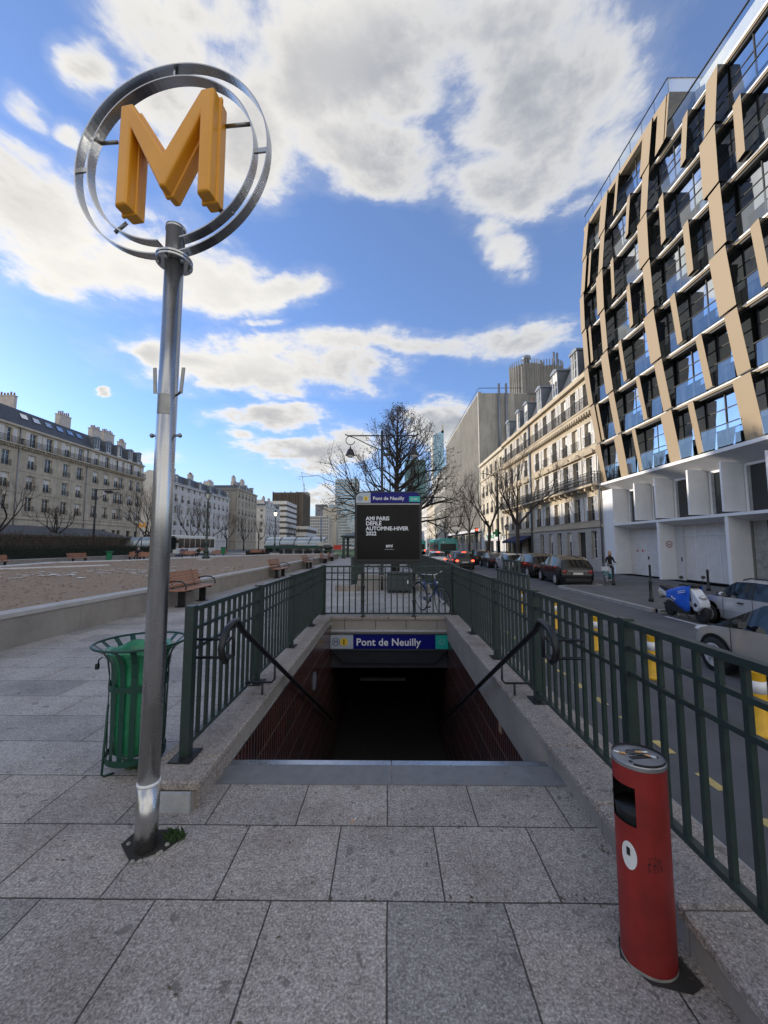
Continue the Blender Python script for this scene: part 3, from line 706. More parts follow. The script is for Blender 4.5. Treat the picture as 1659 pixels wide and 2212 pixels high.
# ================================================================ pole sign with the yellow M
PX,PY=-1.325,2.236
ps=thing('metro_pole_sign','tall brushed steel pole carrying a yellow M inside a double steel ring','sign',(PX,PY,0),-.01)
b=mb('steel',True); b.lathe([(.058,-.02),(.058,.34)],(0,0,0),32); part('pole_foot',b,ps)
b=mb('steel',True); b.lathe([(.054,.34),(.054,3.40)],(0,0,0),32); po=part('pole',b,ps)
b=mb('white_paint',True); b.lathe([(.059,.335),(.060,.345),(.056,.352)],(0,0,0),32); part('weld_ring',b,po)
b=mb('steel_dark',True); b.lathe([(.0555,2.42),(.0555,2.54)],(0,0,0),20,'z',-2.2,-.75); part('adhesive_patch',b,po)
for sx in (-1,1):
    part('hook',mb('steel_dark').bar((.054*sx,0,2.55),(.078*sx,0,2.57),.02,.006).bar((.078*sx,0,2.56),(.088*sx,0,2.72),.02,.006),ps)
    part('bolt',mb('steel_dark',True).tube([(.05*sx,0,2.30),(.080*sx,0,2.30)],.008,8).ball((.085*sx,0,2.30),.012,.014,.014,8,5),ps)
b=mb('steel',True); b.smooth=False; b.lathe([(.104,3.385),(.104,3.397)],(0,0,0),32); b.lathe([(.104,3.405),(.104,3.417)],(0,0,0),32); part('flange',b,ps)
for a in range(6):
    an=a*math.pi/3+.5; part('bolt',mb('steel_dark').cyl((.082*math.cos(an),.082*math.sin(an),0),.010,3.365,3.43,6),ps)
b=mb('steel',True); b.lathe([(.054,3.41),(.054,3.60),(.058,3.60),(.058,3.625),(0,3.632)],(0,0,0),32); part('collar',b,ps)
# rings: flat hoops seen edge on (centre above the pole)
RC=Vector((-.055,0,4.093)); 
def hoop(name,R,gap,dy=.030,th=.008,y0=0.):
    b=mb('steel',True); n=96; vs=[]; F=[]
    sec=[(R,-dy),(R,dy),(R-th,dy),(R-th,-dy)]
    ang=[-math.pi/2+gap+(2*math.pi-2*gap)*i/n for i in range(n+1)]
    for a in ang:
        for r,y in sec: vs.append((RC.x+r*math.cos(a),y,RC.z+r*math.sin(a)))
    for i in range(n):
        for k in range(4): F.append([i*4+k,i*4+(k+1)%4,(i+1)*4+(k+1)%4,(i+1)*4+k])
    b.smooth=False; b.add(vs,F); return part(name,b,ps,(0,0,0),-.086)
hoop('outer_ring',.652,.07); hoop('inner_ring',.565,.085)
for a in (0,math.pi/2,math.pi):
    c=math.cos(a);s_=math.sin(a); part('ring_spacer',mb('steel').bar((RC.x+.56*c,0,RC.z+.56*s_),(RC.x+.65*c,0,RC.z+.65*s_),.012,.03),ps,(0,0,0),-.086)
# the M: two mirrored half shells meeting at a seam flange
W2,H2,SW=.322,.342,.086
Mo=[(-W2,-H2),(-W2,H2),(-W2+.085,H2),(0,-.035),(W2-.085,H2),(W2,H2),(W2,-H2),(W2-SW,-H2),(W2-SW,.165),(.018,-.26),(-.018,-.26),(-W2+SW,.165),(-W2+SW,-H2)]
def inset(poly,d):
    n=len(poly); out=[]
    for i in range(n):
        p0=Vector(poly[i-1]);p=Vector(poly[i]);p1=Vector(poly[(i+1)%n]); e0=(p-p0).normalized();e1=(p1-p).normalized()
        n0=Vector((e0.y,-e0.x));n1=Vector((e1.y,-e1.x)); m_=(n0+n1); L=m_.length; m_=m_/L if L>1e-6 else n0
        k=d/max(.35,m_.dot(n0)); q=p+m_*k; out.append((q.x,q.y))
    return out
b=mb('yellow_plastic')
outl=[(-.008,.115),(.0,.095),(.0,.018),(-.012,.018),(-.012,-.018),(.0,-.018),(.0,-.095),(.012,-.115)]
prof=[(.014,.080),(.004,.074),(0,.062),(0,.012),(-.012,.010),(-.012,-.010),(0,-.012),(0,-.062),(.004,-.074),(.014,-.080)]
rings=[(inset(Mo,d),y) for d,y in prof]; n=len(Mo); vs=[];F=[]
for poly,y in rings: vs+=[(x,y,z) for x,z in poly]
for i in range(len(rings)-1):
    for k in range(n): F.append([i*n+k,i*n+(k+1)%n,(i+1)*n+(k+1)%n,(i+1)*n+k])
F.append([k for k in range(n)]); F.append([(len(rings)-1)*n+k for k in range(n)][::-1])
b.add(vs,F); mo=part('letter_m',b,ps,(RC.x+.02,-.02,RC.z-.014),-.14,fix=True,bevel=.006)
for px,pz,qx,qz in ((-.40,.20,-.52,.205),(.34,.22,.52,.215),(-.30,-.38,-.38,-.44),(.33,-.36,.42,-.385)):
    part('stay_rod',mb('steel_dark',True).tube([(RC.x+px,.02,RC.z+pz),(RC.x+qx,.02,RC.z+qz)],.011,8),ps,(0,0,0),-.086)
# broken paving pit round the foot
b=mb('bark_dark'); b.add([(PX-.15,PY+.02,.0035),(PX-.02,PY-.10,.0035),(PX+.12,PY-.02,.0035),(PX+.17,PY+.08,.0035),(PX+.10,PY+.14,.0035),(PX-.04,PY+.13,.0035),(PX-.13,PY+.13,.0035)],[tuple(range(7))])
o=part('soil_pit',b); tag(o,'small broken pit of bare soil around the foot of the steel pole','soil pit')
def tuft(name,label,c,r,n,h,seed):
    rs=random.Random(seed); b=mb('grass')
    for i in range(n):
        a=rs.random()*6.28; q=r*math.sqrt(rs.random()); x=c[0]+q*math.cos(a); y=c[1]+q*math.sin(a)*.7; hh=h*(.4+.8*rs.random()); dx=(rs.random()-.5)*hh*1.3; dy=(rs.random()-.5)*hh*1.3; wv=.003
        b.add([(x-wv,y,0),(x+wv,y,0),(x+dx*.4+wv,y+dy*.4,hh*.7),(x+dx,y+dy,hh)],[(0,1,2),(0,2,3)])
    o=part(name,b); tag(o,label,'weeds',kind='stuff'); return o
tuft('grass_tuft','tuft of green weeds growing at the foot of the steel pole',(PX+.12,PY+.07),.06,90,.045,1)
tuft('grass_tuft','tuft of green weeds growing under the wire litter bin',(-1.9,3.0),.06,90,.05,2)
b=mb('rubble'); rs=random.Random(5)
for i in range(9):
    a=rs.random()*6.28; b.ball((PX+.11*math.cos(a),PY+.10*math.sin(a),.006),.014,.012,.01,6,4)
o=part('gravel',b); tag(o,'loose pebbles around the foot of the steel pole','gravel',kind='stuff')

# ================================================================ red ash bin
ab=thing('ash_bin','red steel ash bin with an oval zinc lid and a white sticker','ash bin',(1.045,1.70,0),.12)
HB=.765; RX,RY=.100,.092
def oval(b,z0,z1,rx=RX,ry=RY,a0=0,a1=2*math.pi,n=40): b.lathe([(1,z0),(1,z1)],(0,0,0),n,'z',a0,a1,rx,ry)
RX,RY=.100,.092
b=mb('red_paint',True)
A0,A1=math.pi-.62,math.pi+.76       # litter opening on the left side
b.lathe([(1,.0),(1,.535)],(0,0,0),48,'z',0,2*math.pi,RX,RY); b.f.pop();b.f.pop();[ (b.m.pop(),b.sm.pop()) for _ in (0,1)]
b.lathe([(1,.535),(1,.682)],(0,0,0),40,'z',A1-2*math.pi,A0,RX,RY)
b.lathe([(1,.682),(1,HB-.01)],(0,0,0),48,'z',0,2*math.pi,RX,RY); b.f.pop();b.f.pop();[ (b.m.pop(),b.sm.pop()) for _ in (0,1)]
body=part('body',b,ab)
b=mb('liner_dark',True); b.lathe([(.0,.30),(.93,.30),(.93,.57),(.97,.575)],(0,0,0),40,'z',0,2*math.pi,RX,RY); part('inner_liner',b,ab)
b=mb('liner_dark',True); b.lathe([(.985,.515),(.985,.78)],(0,0,0),40,'z',A1-2*math.pi,A0,RX,RY); part('inner_shell',b,ab)
b=mb('lid_zinc'); b.lathe([(1.02,HB-.012),(1.02,HB+.002),(1.0,HB+.006)],(0,0,0),48,'z',0,2*math.pi,RX,RY); lid=part('lid',b,ab)
b=mb('liner_dark'); b.box(-.045,-.022,HB+.0062,.045,.0,HB+.0075); part('slot',b,lid)
b=mb('steel_dark'); 
for i in range(7):
    for j in range(4):
        x=-.028+i*.013; y=.008+j*.013
        if ((x-.012)/.042)**2+((y-.028)/.024)**2<1: b.lathe([(.004,HB+.0064),(.006,HB+.0085)],(x,y,0),6)
b.use('liner_dark'); b.lathe([(1,HB+.0062),(1,HB+.0068)],(.012,.028,0),20,'z',0,2*math.pi,.046,.026); part('grille',b,lid)
b=mb('liner_dark'); b.cyl((-.062,-.035,0),.008,HB+.006,HB+.0075,10); b.cyl((.068,-.02,0),.007,HB+.006,HB+.0075,10); part('screw_hole',b,lid)
b=mb('paper'); rs=random.Random(2)
def on_body(a,z,e=.0015): return ((RX+e)*math.cos(a),(RY+e)*math.sin(a),z)
ca=math.pi+.42; vs=[on_body(ca,.42)]+[on_body(ca+.30*math.cos(k*math.pi/12),.42+.052*math.sin(k*math.pi/12)) for k in range(24)]
b.add(vs,[(0,1+k,1+(k+1)%24) for k in range(24)]); b.smooth=True; part('sticker',b,body)
b=mb('liner_dark')
b.add([on_body(ca-.08,.42,.003),on_body(ca+.06,.42,.003),on_body(ca+.06,.45,.003),on_body(ca-.08,.45,.003)],[(0,1,2,3)]); part('sticker_print',b,body)
b=mb('tyre')      # scraped, dirty patch on the paint
for i in range(90):
    a=math.pi*1.5-.35+rs.random()*.5-.15; z=.385+rs.random()*.055; d=.012+rs.random()*.03; h=.002+rs.random()*.004
    b.quad(on_body(a,z),on_body(a+d,z+.002),on_body(a+d,z+h),on_body(a,z+h))
part('scuff_mark',b,body)
b=mb('rubble',True); b.smooth=False
for i in range(48):
    a=2*math.pi*i/48; a2=2*math.pi*(i+1)/48; h=.014+.006*noise.noise(Vector((2*math.cos(a),2*math.sin(a),1))); h2=.014+.006*noise.noise(Vector((2*math.cos(a2),2*math.sin(a2),1)))
    b.quad(on_body(a,.0,.001),on_body(a2,.0,.001),on_body(a2,max(.004,h2),.001),on_body(a,max(.004,h),.001))
b.mats=['rubble']; part('worn_rim',b,body)
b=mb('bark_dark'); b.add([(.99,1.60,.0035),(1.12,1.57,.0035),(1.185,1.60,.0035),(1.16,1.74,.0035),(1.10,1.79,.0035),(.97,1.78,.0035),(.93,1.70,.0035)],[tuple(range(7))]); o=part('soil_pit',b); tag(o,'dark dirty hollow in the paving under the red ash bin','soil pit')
b=mb('brush'); rs=random.Random(12)
for i in range(130):
    if i%2: x=rs.uniform(-1.2,1.2); y=rs.choice((2.42,2.79,1.94))+rs.gauss(0,.02)
    else: x=rs.uniform(-2.6,1.15); y=rs.uniform(1.2,3.0)
    if i%5==0: x=1.19-abs(rs.gauss(0,.03)); y=rs.uniform(1.6,2.9)
    s=rs.uniform(.002,.007); a=rs.random()*6.28; c,q=math.cos(a)*s,math.sin(a)*s; b.add([(x-c*2,y-q*2,.004),(x+q,y-c,.006),(x+c*2,y+q*2,.008),(x-q,y+c,.005)],[(0,1,2,3)])
o=part('ground_debris',b); tag(o,'crumbs of dead leaf and dirt scattered on the near paving','debris',kind='stuff')
def cig(label,loc,rz,tip=.0):
    t=thing('cigarette_butt',label,'cigarette butt',loc,rz,'stubbed out cigarettes')
    part('filter',mb('cig_tan',True).tube([(0,0,.004),(.024,0,.004+tip)],.0038,8),t); part('paper',mb('paper',True).tube([(.024,0,.004+tip),(.044,0,.004+tip*1.6)],.0036,8),t)
cig('cigarette butt lying on the paving in front of the stairs',(-.22,2.44,0),.9)
cig('cigarette butt lying nearest the slot on the zinc lid',(1.0,1.71,HB+.006),2.6)
cig('cigarette butt with orange tip resting on the ash grille',(1.045,1.72,HB+.008),-.5,.006)
cig('cigarette butt across the right end of the lid slot',(1.07,1.70,HB+.007),-.9,.004)

# ================================================================ wire litter bin
def litter_bin():
    t=thing('litter_bin','dark green wire litter bin holding a green bag behind the steel pole','litter bin',(-1.885,3.0,0))
    for k in range(16):
        a=2*math.pi*k/16; c,s_=math.cos(a),math.sin(a)
        pr=[(.185,.10),(.19,.3),(.195,.70),(.21,.80),(.25,.87),(.305,.915)]
        b=mb('bin_green'); vs=[];F=[]
        for r,z in pr: vs+=[(r*c+.019*s_,r*s_-.019*c,z),(r*c-.019*s_,r*s_+.019*c,z)]
        for i in range(5): F.append([2*i,2*i+1,2*i+3,2*i+2])
        b.add(vs,F); part('slat',b,t)
    b=mb('bin_green',True); b.tube([(.31*math.cos(2*math.pi*k/40),.31*math.sin(2*math.pi*k/40),.917) for k in range(40)],.009,6,closed=True); part('rim',b,t)
    for z in (.12,.62): b=mb('bin_green'); b.lathe([(.197,z-.022),(.197,z+.022)],(0,0,0),32); b.f.pop();b.f.pop();[(b.m.pop(),b.sm.pop()) for _ in (0,1)]; part('hoop',b,t)
    for a in (-2.4,-.8,1.0,2.6):
        b=mb('bin_green',True); c,s_=math.cos(a),math.sin(a); b.tube([(.19*c,.19*s_,.5),(.205*c,.205*s_,.02),(.19*c,.19*s_,.006),(.13*c,.13*s_,.006)],.008,6); part('leg',b,t)
    part('padlock',mb('black_metal').box(-.26,-.12,.74,-.24,-.10,.78).tube([(-.245,-.11,.78),(-.235,-.12,.81),(-.21,-.12,.83)],.005,5),t)
    return t
litter_bin()
b=mb('bag_green',True); n=36; vs=[];F=[]
prof=[(.0,.13),(.12,.125),(.165,.16),(.172,.30),(.176,.5),(.178,.68),(.184,.78),(.205,.835),(.222,.862),(.215,.878),(.19,.86),(.16,.80),(.15,.6)]
for i,(r,z) in enumerate(prof):
    for k in range(n):
        a=2*math.pi*k/n; q=r*(1+ (.06 if i not in (0,1) else 0)*noise.noise(Vector((2.6*math.cos(a),2.6*math.sin(a),z*1.8)))) ; zz=z+(.014*math.sin(5*a+i) if i>6 else 0)
        q=min(q,.183) if 1<i<7 else q
        vs.append((q*math.cos(a),q*math.sin(a),zz))
for i in range(len(prof)-1):
    for k in range(n): F.append([i*n+k,i*n+(k+1)%n,(i+1)*n+(k+1)%n,(i+1)*n+k])
b.add(vs,F); o=part('rubbish_bag',b,None,(-1.885,3.0,0)); tag(o,'bright green plastic bag lining the wire litter bin','rubbish bag')

# ================================================================ advertising panel on posts above the back parapet
ad=thing('advertising_panel','black framed panel with a fashion show poster and a station name header','advertising panel',(0,8.46,0))
def rrect(x0,z0,x1,z1,r,n=6,rb=None):
    rb=r if rb is None else rb; P=[]
    for cx,cz,rr,a0 in ((x1-r,z1-r,r,0),(x0+r,z1-r,r,90),(x0+rb,z0+rb,rb,180),(x1-rb,z0+rb,rb,270)):
        for i in range(n+1): a=rad(a0+90*i/n); P.append((cx+rr*math.cos(a),cz+rr*math.sin(a)))
    return P
X0,X1,Z0,Z1=-.735,.745,1.27,2.83
b=mb('black_metal'); b.prism(rrect(X0,Z0,X1,Z1,.16,8,.06),0,.10); part('frame',b,ad,bevel=.008)
b=mb('sign_blue'); P=[p for p in rrect(X0+.03,2.575,X1-.03,Z1-.025,.135,8,.001)]; b.prism(P,-.004,-.001); part('blue_header',b,ad)
b=mb('sign_pale'); P=[(x,z) for x,z in rrect(X0+.03,2.575,X1-.03,Z1-.025,.135,8,.001) if x<-.385]+[]; P=[(-.385,2.805)]+P+[(-.385,2.575)]; b.prism(P,-.008,-.0045); part('white_panel',b,ad)
m_logo(ad,-.615,2.672,.055,-.011)
b=mb('sign_yellow'); disc(b,(-.485,2.672),.052,-.011,28); part('line_disc',b,ad)
text_on(ad,'letter','1',.09,(-.485,-.014,2.64),UP,'text_dark',offset=.003,align='CENTER')
text_on(ad,'lettering','Pont de Neuilly',.108,(-.335,-.008,2.64),UP,'text_white',offset=.0018,spacing=1.02)
b=mb('sign_teal'); b.box(.47,-.008,2.60,.71,-.005,2.72); part('teal_panel',b,ad)
b=mb('text_white'); disc(b,(.535,2.66),.026,-.010,20,.020); b.box(.575,-.010,2.652,.65,-.009,2.668); part('ring_mark',b,ad)
b=mb('steel_dark'); b.box(X0+.04,-.006,2.535,X1-.04,0,2.562); part('header_strip',b,ad)
b=mb('poster_black'); b.box(X0+.055,-.007,1.34,X1-.055,-.001,2.525); part('poster',b,ad)
for i,(s_,z) in enumerate((('AMI PARIS',2.235),('DÉFILÉ',2.125),('AUTOMNE-HIVER',2.015),('2022',1.905))):
    text_on(ad,'lettering',s_,.118,(-.485,-.010,z-.045),UP,'text_white',offset=.0030,sx=1.0 if i!=2 else 1.02,spacing=.98)
text_on(ad,'lettering','ami',.105,(.03,-.010,1.60),UP,'text_white',offset=.0022,align='CENTER')
text_on(ad,'lettering','alexandre mattiussi',.026,(.03,-.010,1.545),UP,'text_white',align='CENTER')
b=mb('dark_iron'); b.box(X0+.0,-.02,1.225,X1,.12,1.268); part('base_rail',b,ad)
for x in (-.53,.55):
    b=mb('dark_iron',True); b.lathe([(.06,.125),(.06,.14),(.026,.15),(.022,.42),(.036,.44),(.036,.46),(.024,.48),(.024,.72),(.042,.745),(.042,.77),(.026,.79),(.024,1.0),(.036,1.02),(.024,1.05),(.024,1.23)],(x,-.10,0),12); part('post',b,ad)
# glazed plate of clear cover in front of the poster
# scrollwork under the panel
for sx in (-1,1):
    for k in range(2):
        b=mb('dark_iron',True); c=(.20+.22*k)*sx; b.tube([(c+.08*math.cos(a)*sx*(1-a/9),.06,1.16+.05*math.sin(a)*(1-a/9)) for a in [i*.5 for i in range(14)]],.007,5); part('scrollwork',b,ad)

# crook lamp
lp=thing('crook_lamp','double armed crook street lamp rising behind the advertising panel','street lamp',(-.22,14.3,0))
b=mb('dark_iron',True); b.lathe([(.11,0),(.11,.5),(.06,.6),(.05,3.4),(.045,5.9)],(0,0,0),12); b.ball((0,0,5.93),.05,.05,.07); part('pole',b,lp)
for sx in (-1,1):
    b=mb('dark_iron',True); b.tube([(0,0,5.78),(1.28*sx,0,5.78),(1.40*sx,0,5.83)],.024,6); b.tube([(0,0,5.20),(.5*sx,0,5.42),(1.0*sx,0,5.68),(1.28*sx,0,5.78)],.018,6)
    cx=1.22*sx
    b.tube([(1.28*sx,0,5.78)]+[(cx-.02*sx+.17*math.cos(a)*sx,0,5.60+.17*math.sin(a)) for a in [math.pi*.5-i*.28 for i in range(17)]],.016,6)
    b.tube([(cx-.02*sx,0,5.43),(cx-.02*sx,0,5.33)],.014,6); ar=part('arm',b,lp)
    b=mb('black_metal',True); x=1.20*sx; b.lathe([(.02,5.36),(.035,5.30),(.05,5.27),(.10,5.24),(.155,5.10),(.155,5.06),(.19,5.04),(.19,5.02)],(x,0,0),16); sh=part('lamp_shade',b,ar)
    b=mb('lantern_glass',True); b.lathe([(0,4.93),(.09,4.95),(.15,5.02)],(x,0,0),16); part('bowl',b,ar)
part('camera_box',mb('black_metal').box(.05,-.05,5.0,.30,.05,5.10),lp)
# storage box
sb=thing('storage_box','dark grey plastic storage box standing behind the bar railing','storage box',(.40,13.4,0))
b=mb('container'); b.cbox(-.43,0,.06,.43,.5,.62,.03)
for i in range(5): b.box(-.36+i*.15,-.012,.12,-.28+i*.15,.003,.56)
part('body',b,sb); part('lid',mb('container').cbox(-.45,-.02,.62,.45,.52,.70,.03),sb); part('handle',mb('white_paint').box(-.06,-.035,.67,.06,-.02,.69),sb); part('label_plate',mb('paper').box(.26,-.016,.32,.34,-.013,.44),sb)
for x in (-.35,.35): part('foot',mb('trim_black').box(x-.05,.03,0,x+.05,.4,.06),sb)
# ================================================================ modern building with tan fins
PH=math.pi/2
mbd=thing('office_building','modern block with staggered tan fins and blue glass above a white ground floor','building',(16.5,29.6,RZ+.12),-PH)
zo=.43
def lx(Y): return 29.6-Y
NEAR=lx(10.5)
OFF=[0,.38,.75,1.0,1.1,1.08,.8,.45]; FZ=[6.80+3.02*i for i in range(8)]
def off(z):
    for i in range(7):
        if z<=FZ[i+1]: t=(z-FZ[i])/3.02; return OFF[i]+(OFF[i+1]-OFF[i])*max(0,t)
    return OFF[7]
# podium shell
b=mb('podium_white'); b.box(0,1.15,3.45,NEAR,1.5,3.75); b.box(0,0,0,lx(28.25),1.6,6.2)
part('corner_pillar',b,mbd)
for Y in (23.7,18.9,14.2):
    part('fin_wall',mb('podium_white').box(lx(Y)-.09,0,0,lx(Y)+.09,1.2,3.47),mbd)
for Y in (25.8,23.8,21.2,19.05,16.7,14.1,12.):
    part('fin_wall',mb('podium_white').box(lx(Y)-.06,.03,3.72,lx(Y)+.06,1.2,6.2),mbd)
b=mb('podium_white'); b.box(lx(28.25),-.02,3.47,NEAR,1.15,3.60); b.add([(lx(28.25),0,3.47),(NEAR,0,3.47),(NEAR,1.15,3.22),(lx(28.25),1.15,3.22),(lx(28.25),1.15,3.47),(NEAR,1.15,3.47)],[(0,1,2,3)]); part('lintel_band',b,mbd)
b=mb('podium_white'); b.box(-.05,-.15,6.62,NEAR,1.3,6.80); b.use('podium_grey'); b.quad((0,-.13,6.62),(NEAR,-.13,6.62),(NEAR,1.15,6.05),(0,1.15,6.05)); part('canopy',b,mbd)
for Ya,Yb in ((28.2,25.9),(25.7,23.9),(23.7,21.3),(21.1,19.15),(19.,16.8),(16.6,14.2),(14.,12.1)):
    a,c=lx(Ya)+.05,lx(Yb)-.05; b=mb('podium_white'); b.box(a,1.1,3.6,c,1.16,3.72).box(a,1.1,5.95,c,1.16,6.1).box(a,1.1,3.72,a+.12,1.16,5.95).box(c-.12,1.1,3.72,c,1.16,5.95)
    b.use('glass_dark'); b.quad((a+.12,1.13,3.72),(c-.12,1.13,3.72),(c-.12,1.13,5.95),(a+.12,1.13,5.95)); b.use('curtain'); b.box(a+.12,1.125,3.72,a+.30,1.128,5.95); part('podium_window',b,mbd)
# ground bays: door, garage door, shop window
a,c=lx(28.25),lx(23.8)
b=mb('garage_panel'); b.box(a,1.15,0,c,1.3,3.3); b.use('podium_white')
for z in (.85,1.55,2.7): b.box(a+.02,1.13,z,c,1.15,z+.02)
b.box(a+1.7,1.12,0,a+1.74,1.15,3.3); part('entrance_door',b,mbd)
part('notice',mb('sticker_red').box(a+.7,1.115,1.60,a+.82,1.13,1.74),mbd); part('notice',mb('sticker_red').box(a+1.25,1.115,1.60,a+1.38,1.13,1.74),mbd)
part('keypad',mb('trim_black').box(a+1.85,1.10,1.1,a+1.92,1.15,1.3),mbd)
a,c=lx(23.6),lx(19.0)
b=mb('podium_grey'); b.box(a,.95,0,a+.62,1.3,3.3)
part('side_door',b,mbd); part('keypad',mb('trim_black').box(a+.40,.93,1.1,a+.47,.95,1.35),mbd)
b=mb('garage_panel'); b.box(a+.62,1.05,0,c,1.3,3.3); b.use('podium_white')
for i in range(1,5): x=a+.62+(c-a-.62)*i/5; b.box(x-.02,1.03,0,x+.02,1.05,3.3)
b.box(a+.62,1.0,2.62,c,1.05,2.68); b.use('trim_black'); b.box(a+.62,1.02,0,c,1.05,.06); part('garage_door',b,mbd)
for Ya,Yb in ((18.8,14.3),(14.1,10.5)):
    a,c=lx(Ya),lx(Yb); b=mb('steel_dark'); b.box(a,1.05,0,a+.1,1.3,3.3).box(c-.1,1.05,0,c,1.3,3.3).box(a+.1,1.05,0,c-.1,1.1,.08); b.use('glass_dark'); b.quad((a+.1,1.1,.08),(c-.1,1.1,.08),(c-.1,1.1,3.3),(a+.1,1.1,3.3)); b.use('curtain'); b.box(a+.1,1.092,.08,a+.8,1.096,3.3); part('shop_window',b,mbd)
# height limit sign 2 m on the garage pillar
sg=thing('height_limit_sign','round white height limit sign with red rim on the pillar between two garage bays','road sign',(17.05,23.6,RZ+.12+2.12),0)
b=mb('paper'); b.box(-.22,-.012,-.22,.22,0,.22); part('plate',b,sg); b=mb('sticker_red'); disc(b,(0,0),.20,-.016,28,.155); part('red_ring',b,sg)
b=mb('text_dark'); b.add([(-.05,-.016,.19),(.05,-.016,.19),(0,-.016,.12)],[(0,1,2)]); b.add([(-.05,-.016,-.19),(.05,-.016,-.19),(0,-.016,-.12)],[(0,1,2)]); part('arrow',b,sg)
text_on(sg,'lettering','2m',.17,(0,-.018,-.06),UP,'text_dark',offset=.003,align='CENTER')
b=mb('podium_grey'); b.box(0,1.0,6.8,NEAR,12,27.9); b.box(0,1.3,0,NEAR,12,6.8); part('core_wall',b,mbd)
# storeys
def pier(x,wd,z0,z1,sh,nm='fin_panel',top=None):
    o0,o1=off(z0),off(z1); m_=MB(); m_.use('panel_tan')
    xb0,xb1=x-wd/2,x+wd/2; xt0,xt1=xb0+sh,xb1+sh
    f=[(xb0,-o0+.10,z0),(xb1,-o0,z0),(xt1,-o1,z1),(xt0,-o1+.10,z1)]
    k=[(xb0,1.0,z0),(xb1,1.0,z0),(xt1,1.0,z1),(xt0,1.0,z1)]
    m_.add(f,[(0,1,2,3)]); m_.use('black_glass'); m_.add(f+k,[(1,5,6,2),(0,3,7,4),(0,4,5,1),(3,2,6,7)])
    return part(nm,m_,mbd)
WY=[29.25,26.7,21.95,17.15,12.4]
rs=random.Random(4)
for f in range(7):
    z0,z1=FZ[f],FZ[f+1]; o0,o1=off(z0),off(z1); setb= f==6
    xe=NEAR if not setb else lx(20.2)
    # floor slab edge, dark shadow gap, tan strip
    b=mb('podium_white'); b.box(0,.12-.72*o0,z0-.02,NEAR,1.0,z0+.08); part('slab_edge',b,mbd)
    b=mb('trim_black'); b.box(0,.22-.72*o1,z1-.22,xe,1.0,z1-.10); part('shadow_gap',b,mbd)
    b=mb('panel_tan'); b.box(0,.16-.72*o1,z1-.10,xe,1.0,z1-.025); part('slab_strip',b,mbd)
    lean=-.05 if f<3 else (.0 if f<5 else .06)
    odd=f%2==0
    edges=[]
    for Y in WY:
        x=lx(Y)-(lean*.0)
        if setb and x>xe: continue
        x+=[.0,.13,-.04,.12,-.04,.12,.0][f]
        pier(x,(1.02 if odd else .78) if Y<29 else .8,z0+.07,z1-.05,lean); edges.append((x-.5,x+.5))
    for Y in WY[1:]:
        x=lx(Y)+(-3.1 if odd else -1.65)+([.1,-.1,.15,0,-.1,.1,0][f])
        if x<.9 or (setb and x>xe): continue
        pier(x,.5,z0+.12,z1-.15,lean*.8); edges.append((x-.27,x+.27))
    edges.sort()
    gy=.42-.72*(o0+o1)/2
    for (a0,a1),(c0,c1) in zip(edges,edges[1:]+[(xe,xe)]):
        if c0-a1<.15: continue
        b=mb('glass_sky'); n=max(1,round((c0-a1)/1.15)); g=(c0-a1)/n
        for i in range(n):
            x=a1+g*i; tl=(rs.random()-.5)*.03
            b.quad((x+.025,gy+tl,z0+.1),(x+g-.025,gy-tl,z0+.1),(x+g-.025,gy-tl+.01,z1-.24),(x+.025,gy+tl,z1-.24))
        b.use('trim_black')
        for i in range(n+1): b.box(a1+g*i-.025,gy-.03,z0+.1,a1+g*i+.025,gy+.03,z1-.24)
        b.box(a1,gy-.015,z0+2.0,c0,gy+.02,z0+2.05)
        part('window',b,mbd)
        y=gy-.26 if f else -.10
        b=mb('glass_clear'); b.quad((a1+.02,y,z0+.08),(c0-.02,y,z0+.08),(c0-.02,y-.03,z0+1.12),(a1+.02,y-.03,z0+1.12)); b.use('trim_black'); b.box(a1,y-.06,z0+1.12,c0,y+.0,z0+1.16); part('glass_balustrade',b,mbd)
# end of the top storey, set back storey nearer the camera, roof parapet
b=mb('black_glass'); b.quad((lx(20.2),-OFF[6],FZ[6]),(lx(20.2),2.2,FZ[6]),(lx(20.2),2.2,FZ[7]),(lx(20.2),-OFF[7],FZ[7])); part('end_wall',b,mbd)
pier(lx(20.62),.85,FZ[6]+.03,FZ[7]-.03,0)
b=mb('panel_tan'); b.box(-.05,-.40,FZ[7]-.32,lx(20.2),.9,FZ[7]+.02); part('parapet_band',b,mbd)
b=mb('glass_clear'); b.quad((-.05,-.30,FZ[7]+.02),(lx(20.2),-.30,FZ[7]+.02),(lx(20.2),-.30,FZ[7]+1.05),(-.05,-.30,FZ[7]+1.05)); b.quad((lx(20.2),-.30,FZ[7]+.02),(lx(20.2),2.0,FZ[7]+.02),(lx(20.2),2.0,FZ[7]+1.05),(lx(20.2),-.30,FZ[7]+1.05))
b.use('trim_black'); b.box(-.05,-.33,FZ[7]+1.05,lx(20.2),-.27,FZ[7]+1.09).box(lx(20.2)-.06,-.27,FZ[7]+1.05,lx(20.2),2,FZ[7]+1.09)
for i in range(9): x=i*1.17; b.box(x,-.29,FZ[7],x+.03,-.26,FZ[7]+1.05)
part('glass_balustrade',b,mbd)
b=mb('glass_clear'); x0=lx(20.2); b.quad((x0,-.5,FZ[6]+.08),(NEAR,-.5,FZ[6]+.08),(NEAR,-.5,FZ[6]+1.15),(x0,-.5,FZ[6]+1.15)); b.use('trim_black'); b.box(x0,-.54,FZ[6]+1.15,NEAR,-.46,FZ[6]+1.20); part('glass_balustrade',b,mbd)
b=mb('panel_tan'); b.box(x0+.01,1.6,FZ[6]+2.5,NEAR,2.4,FZ[6]+3.3); 
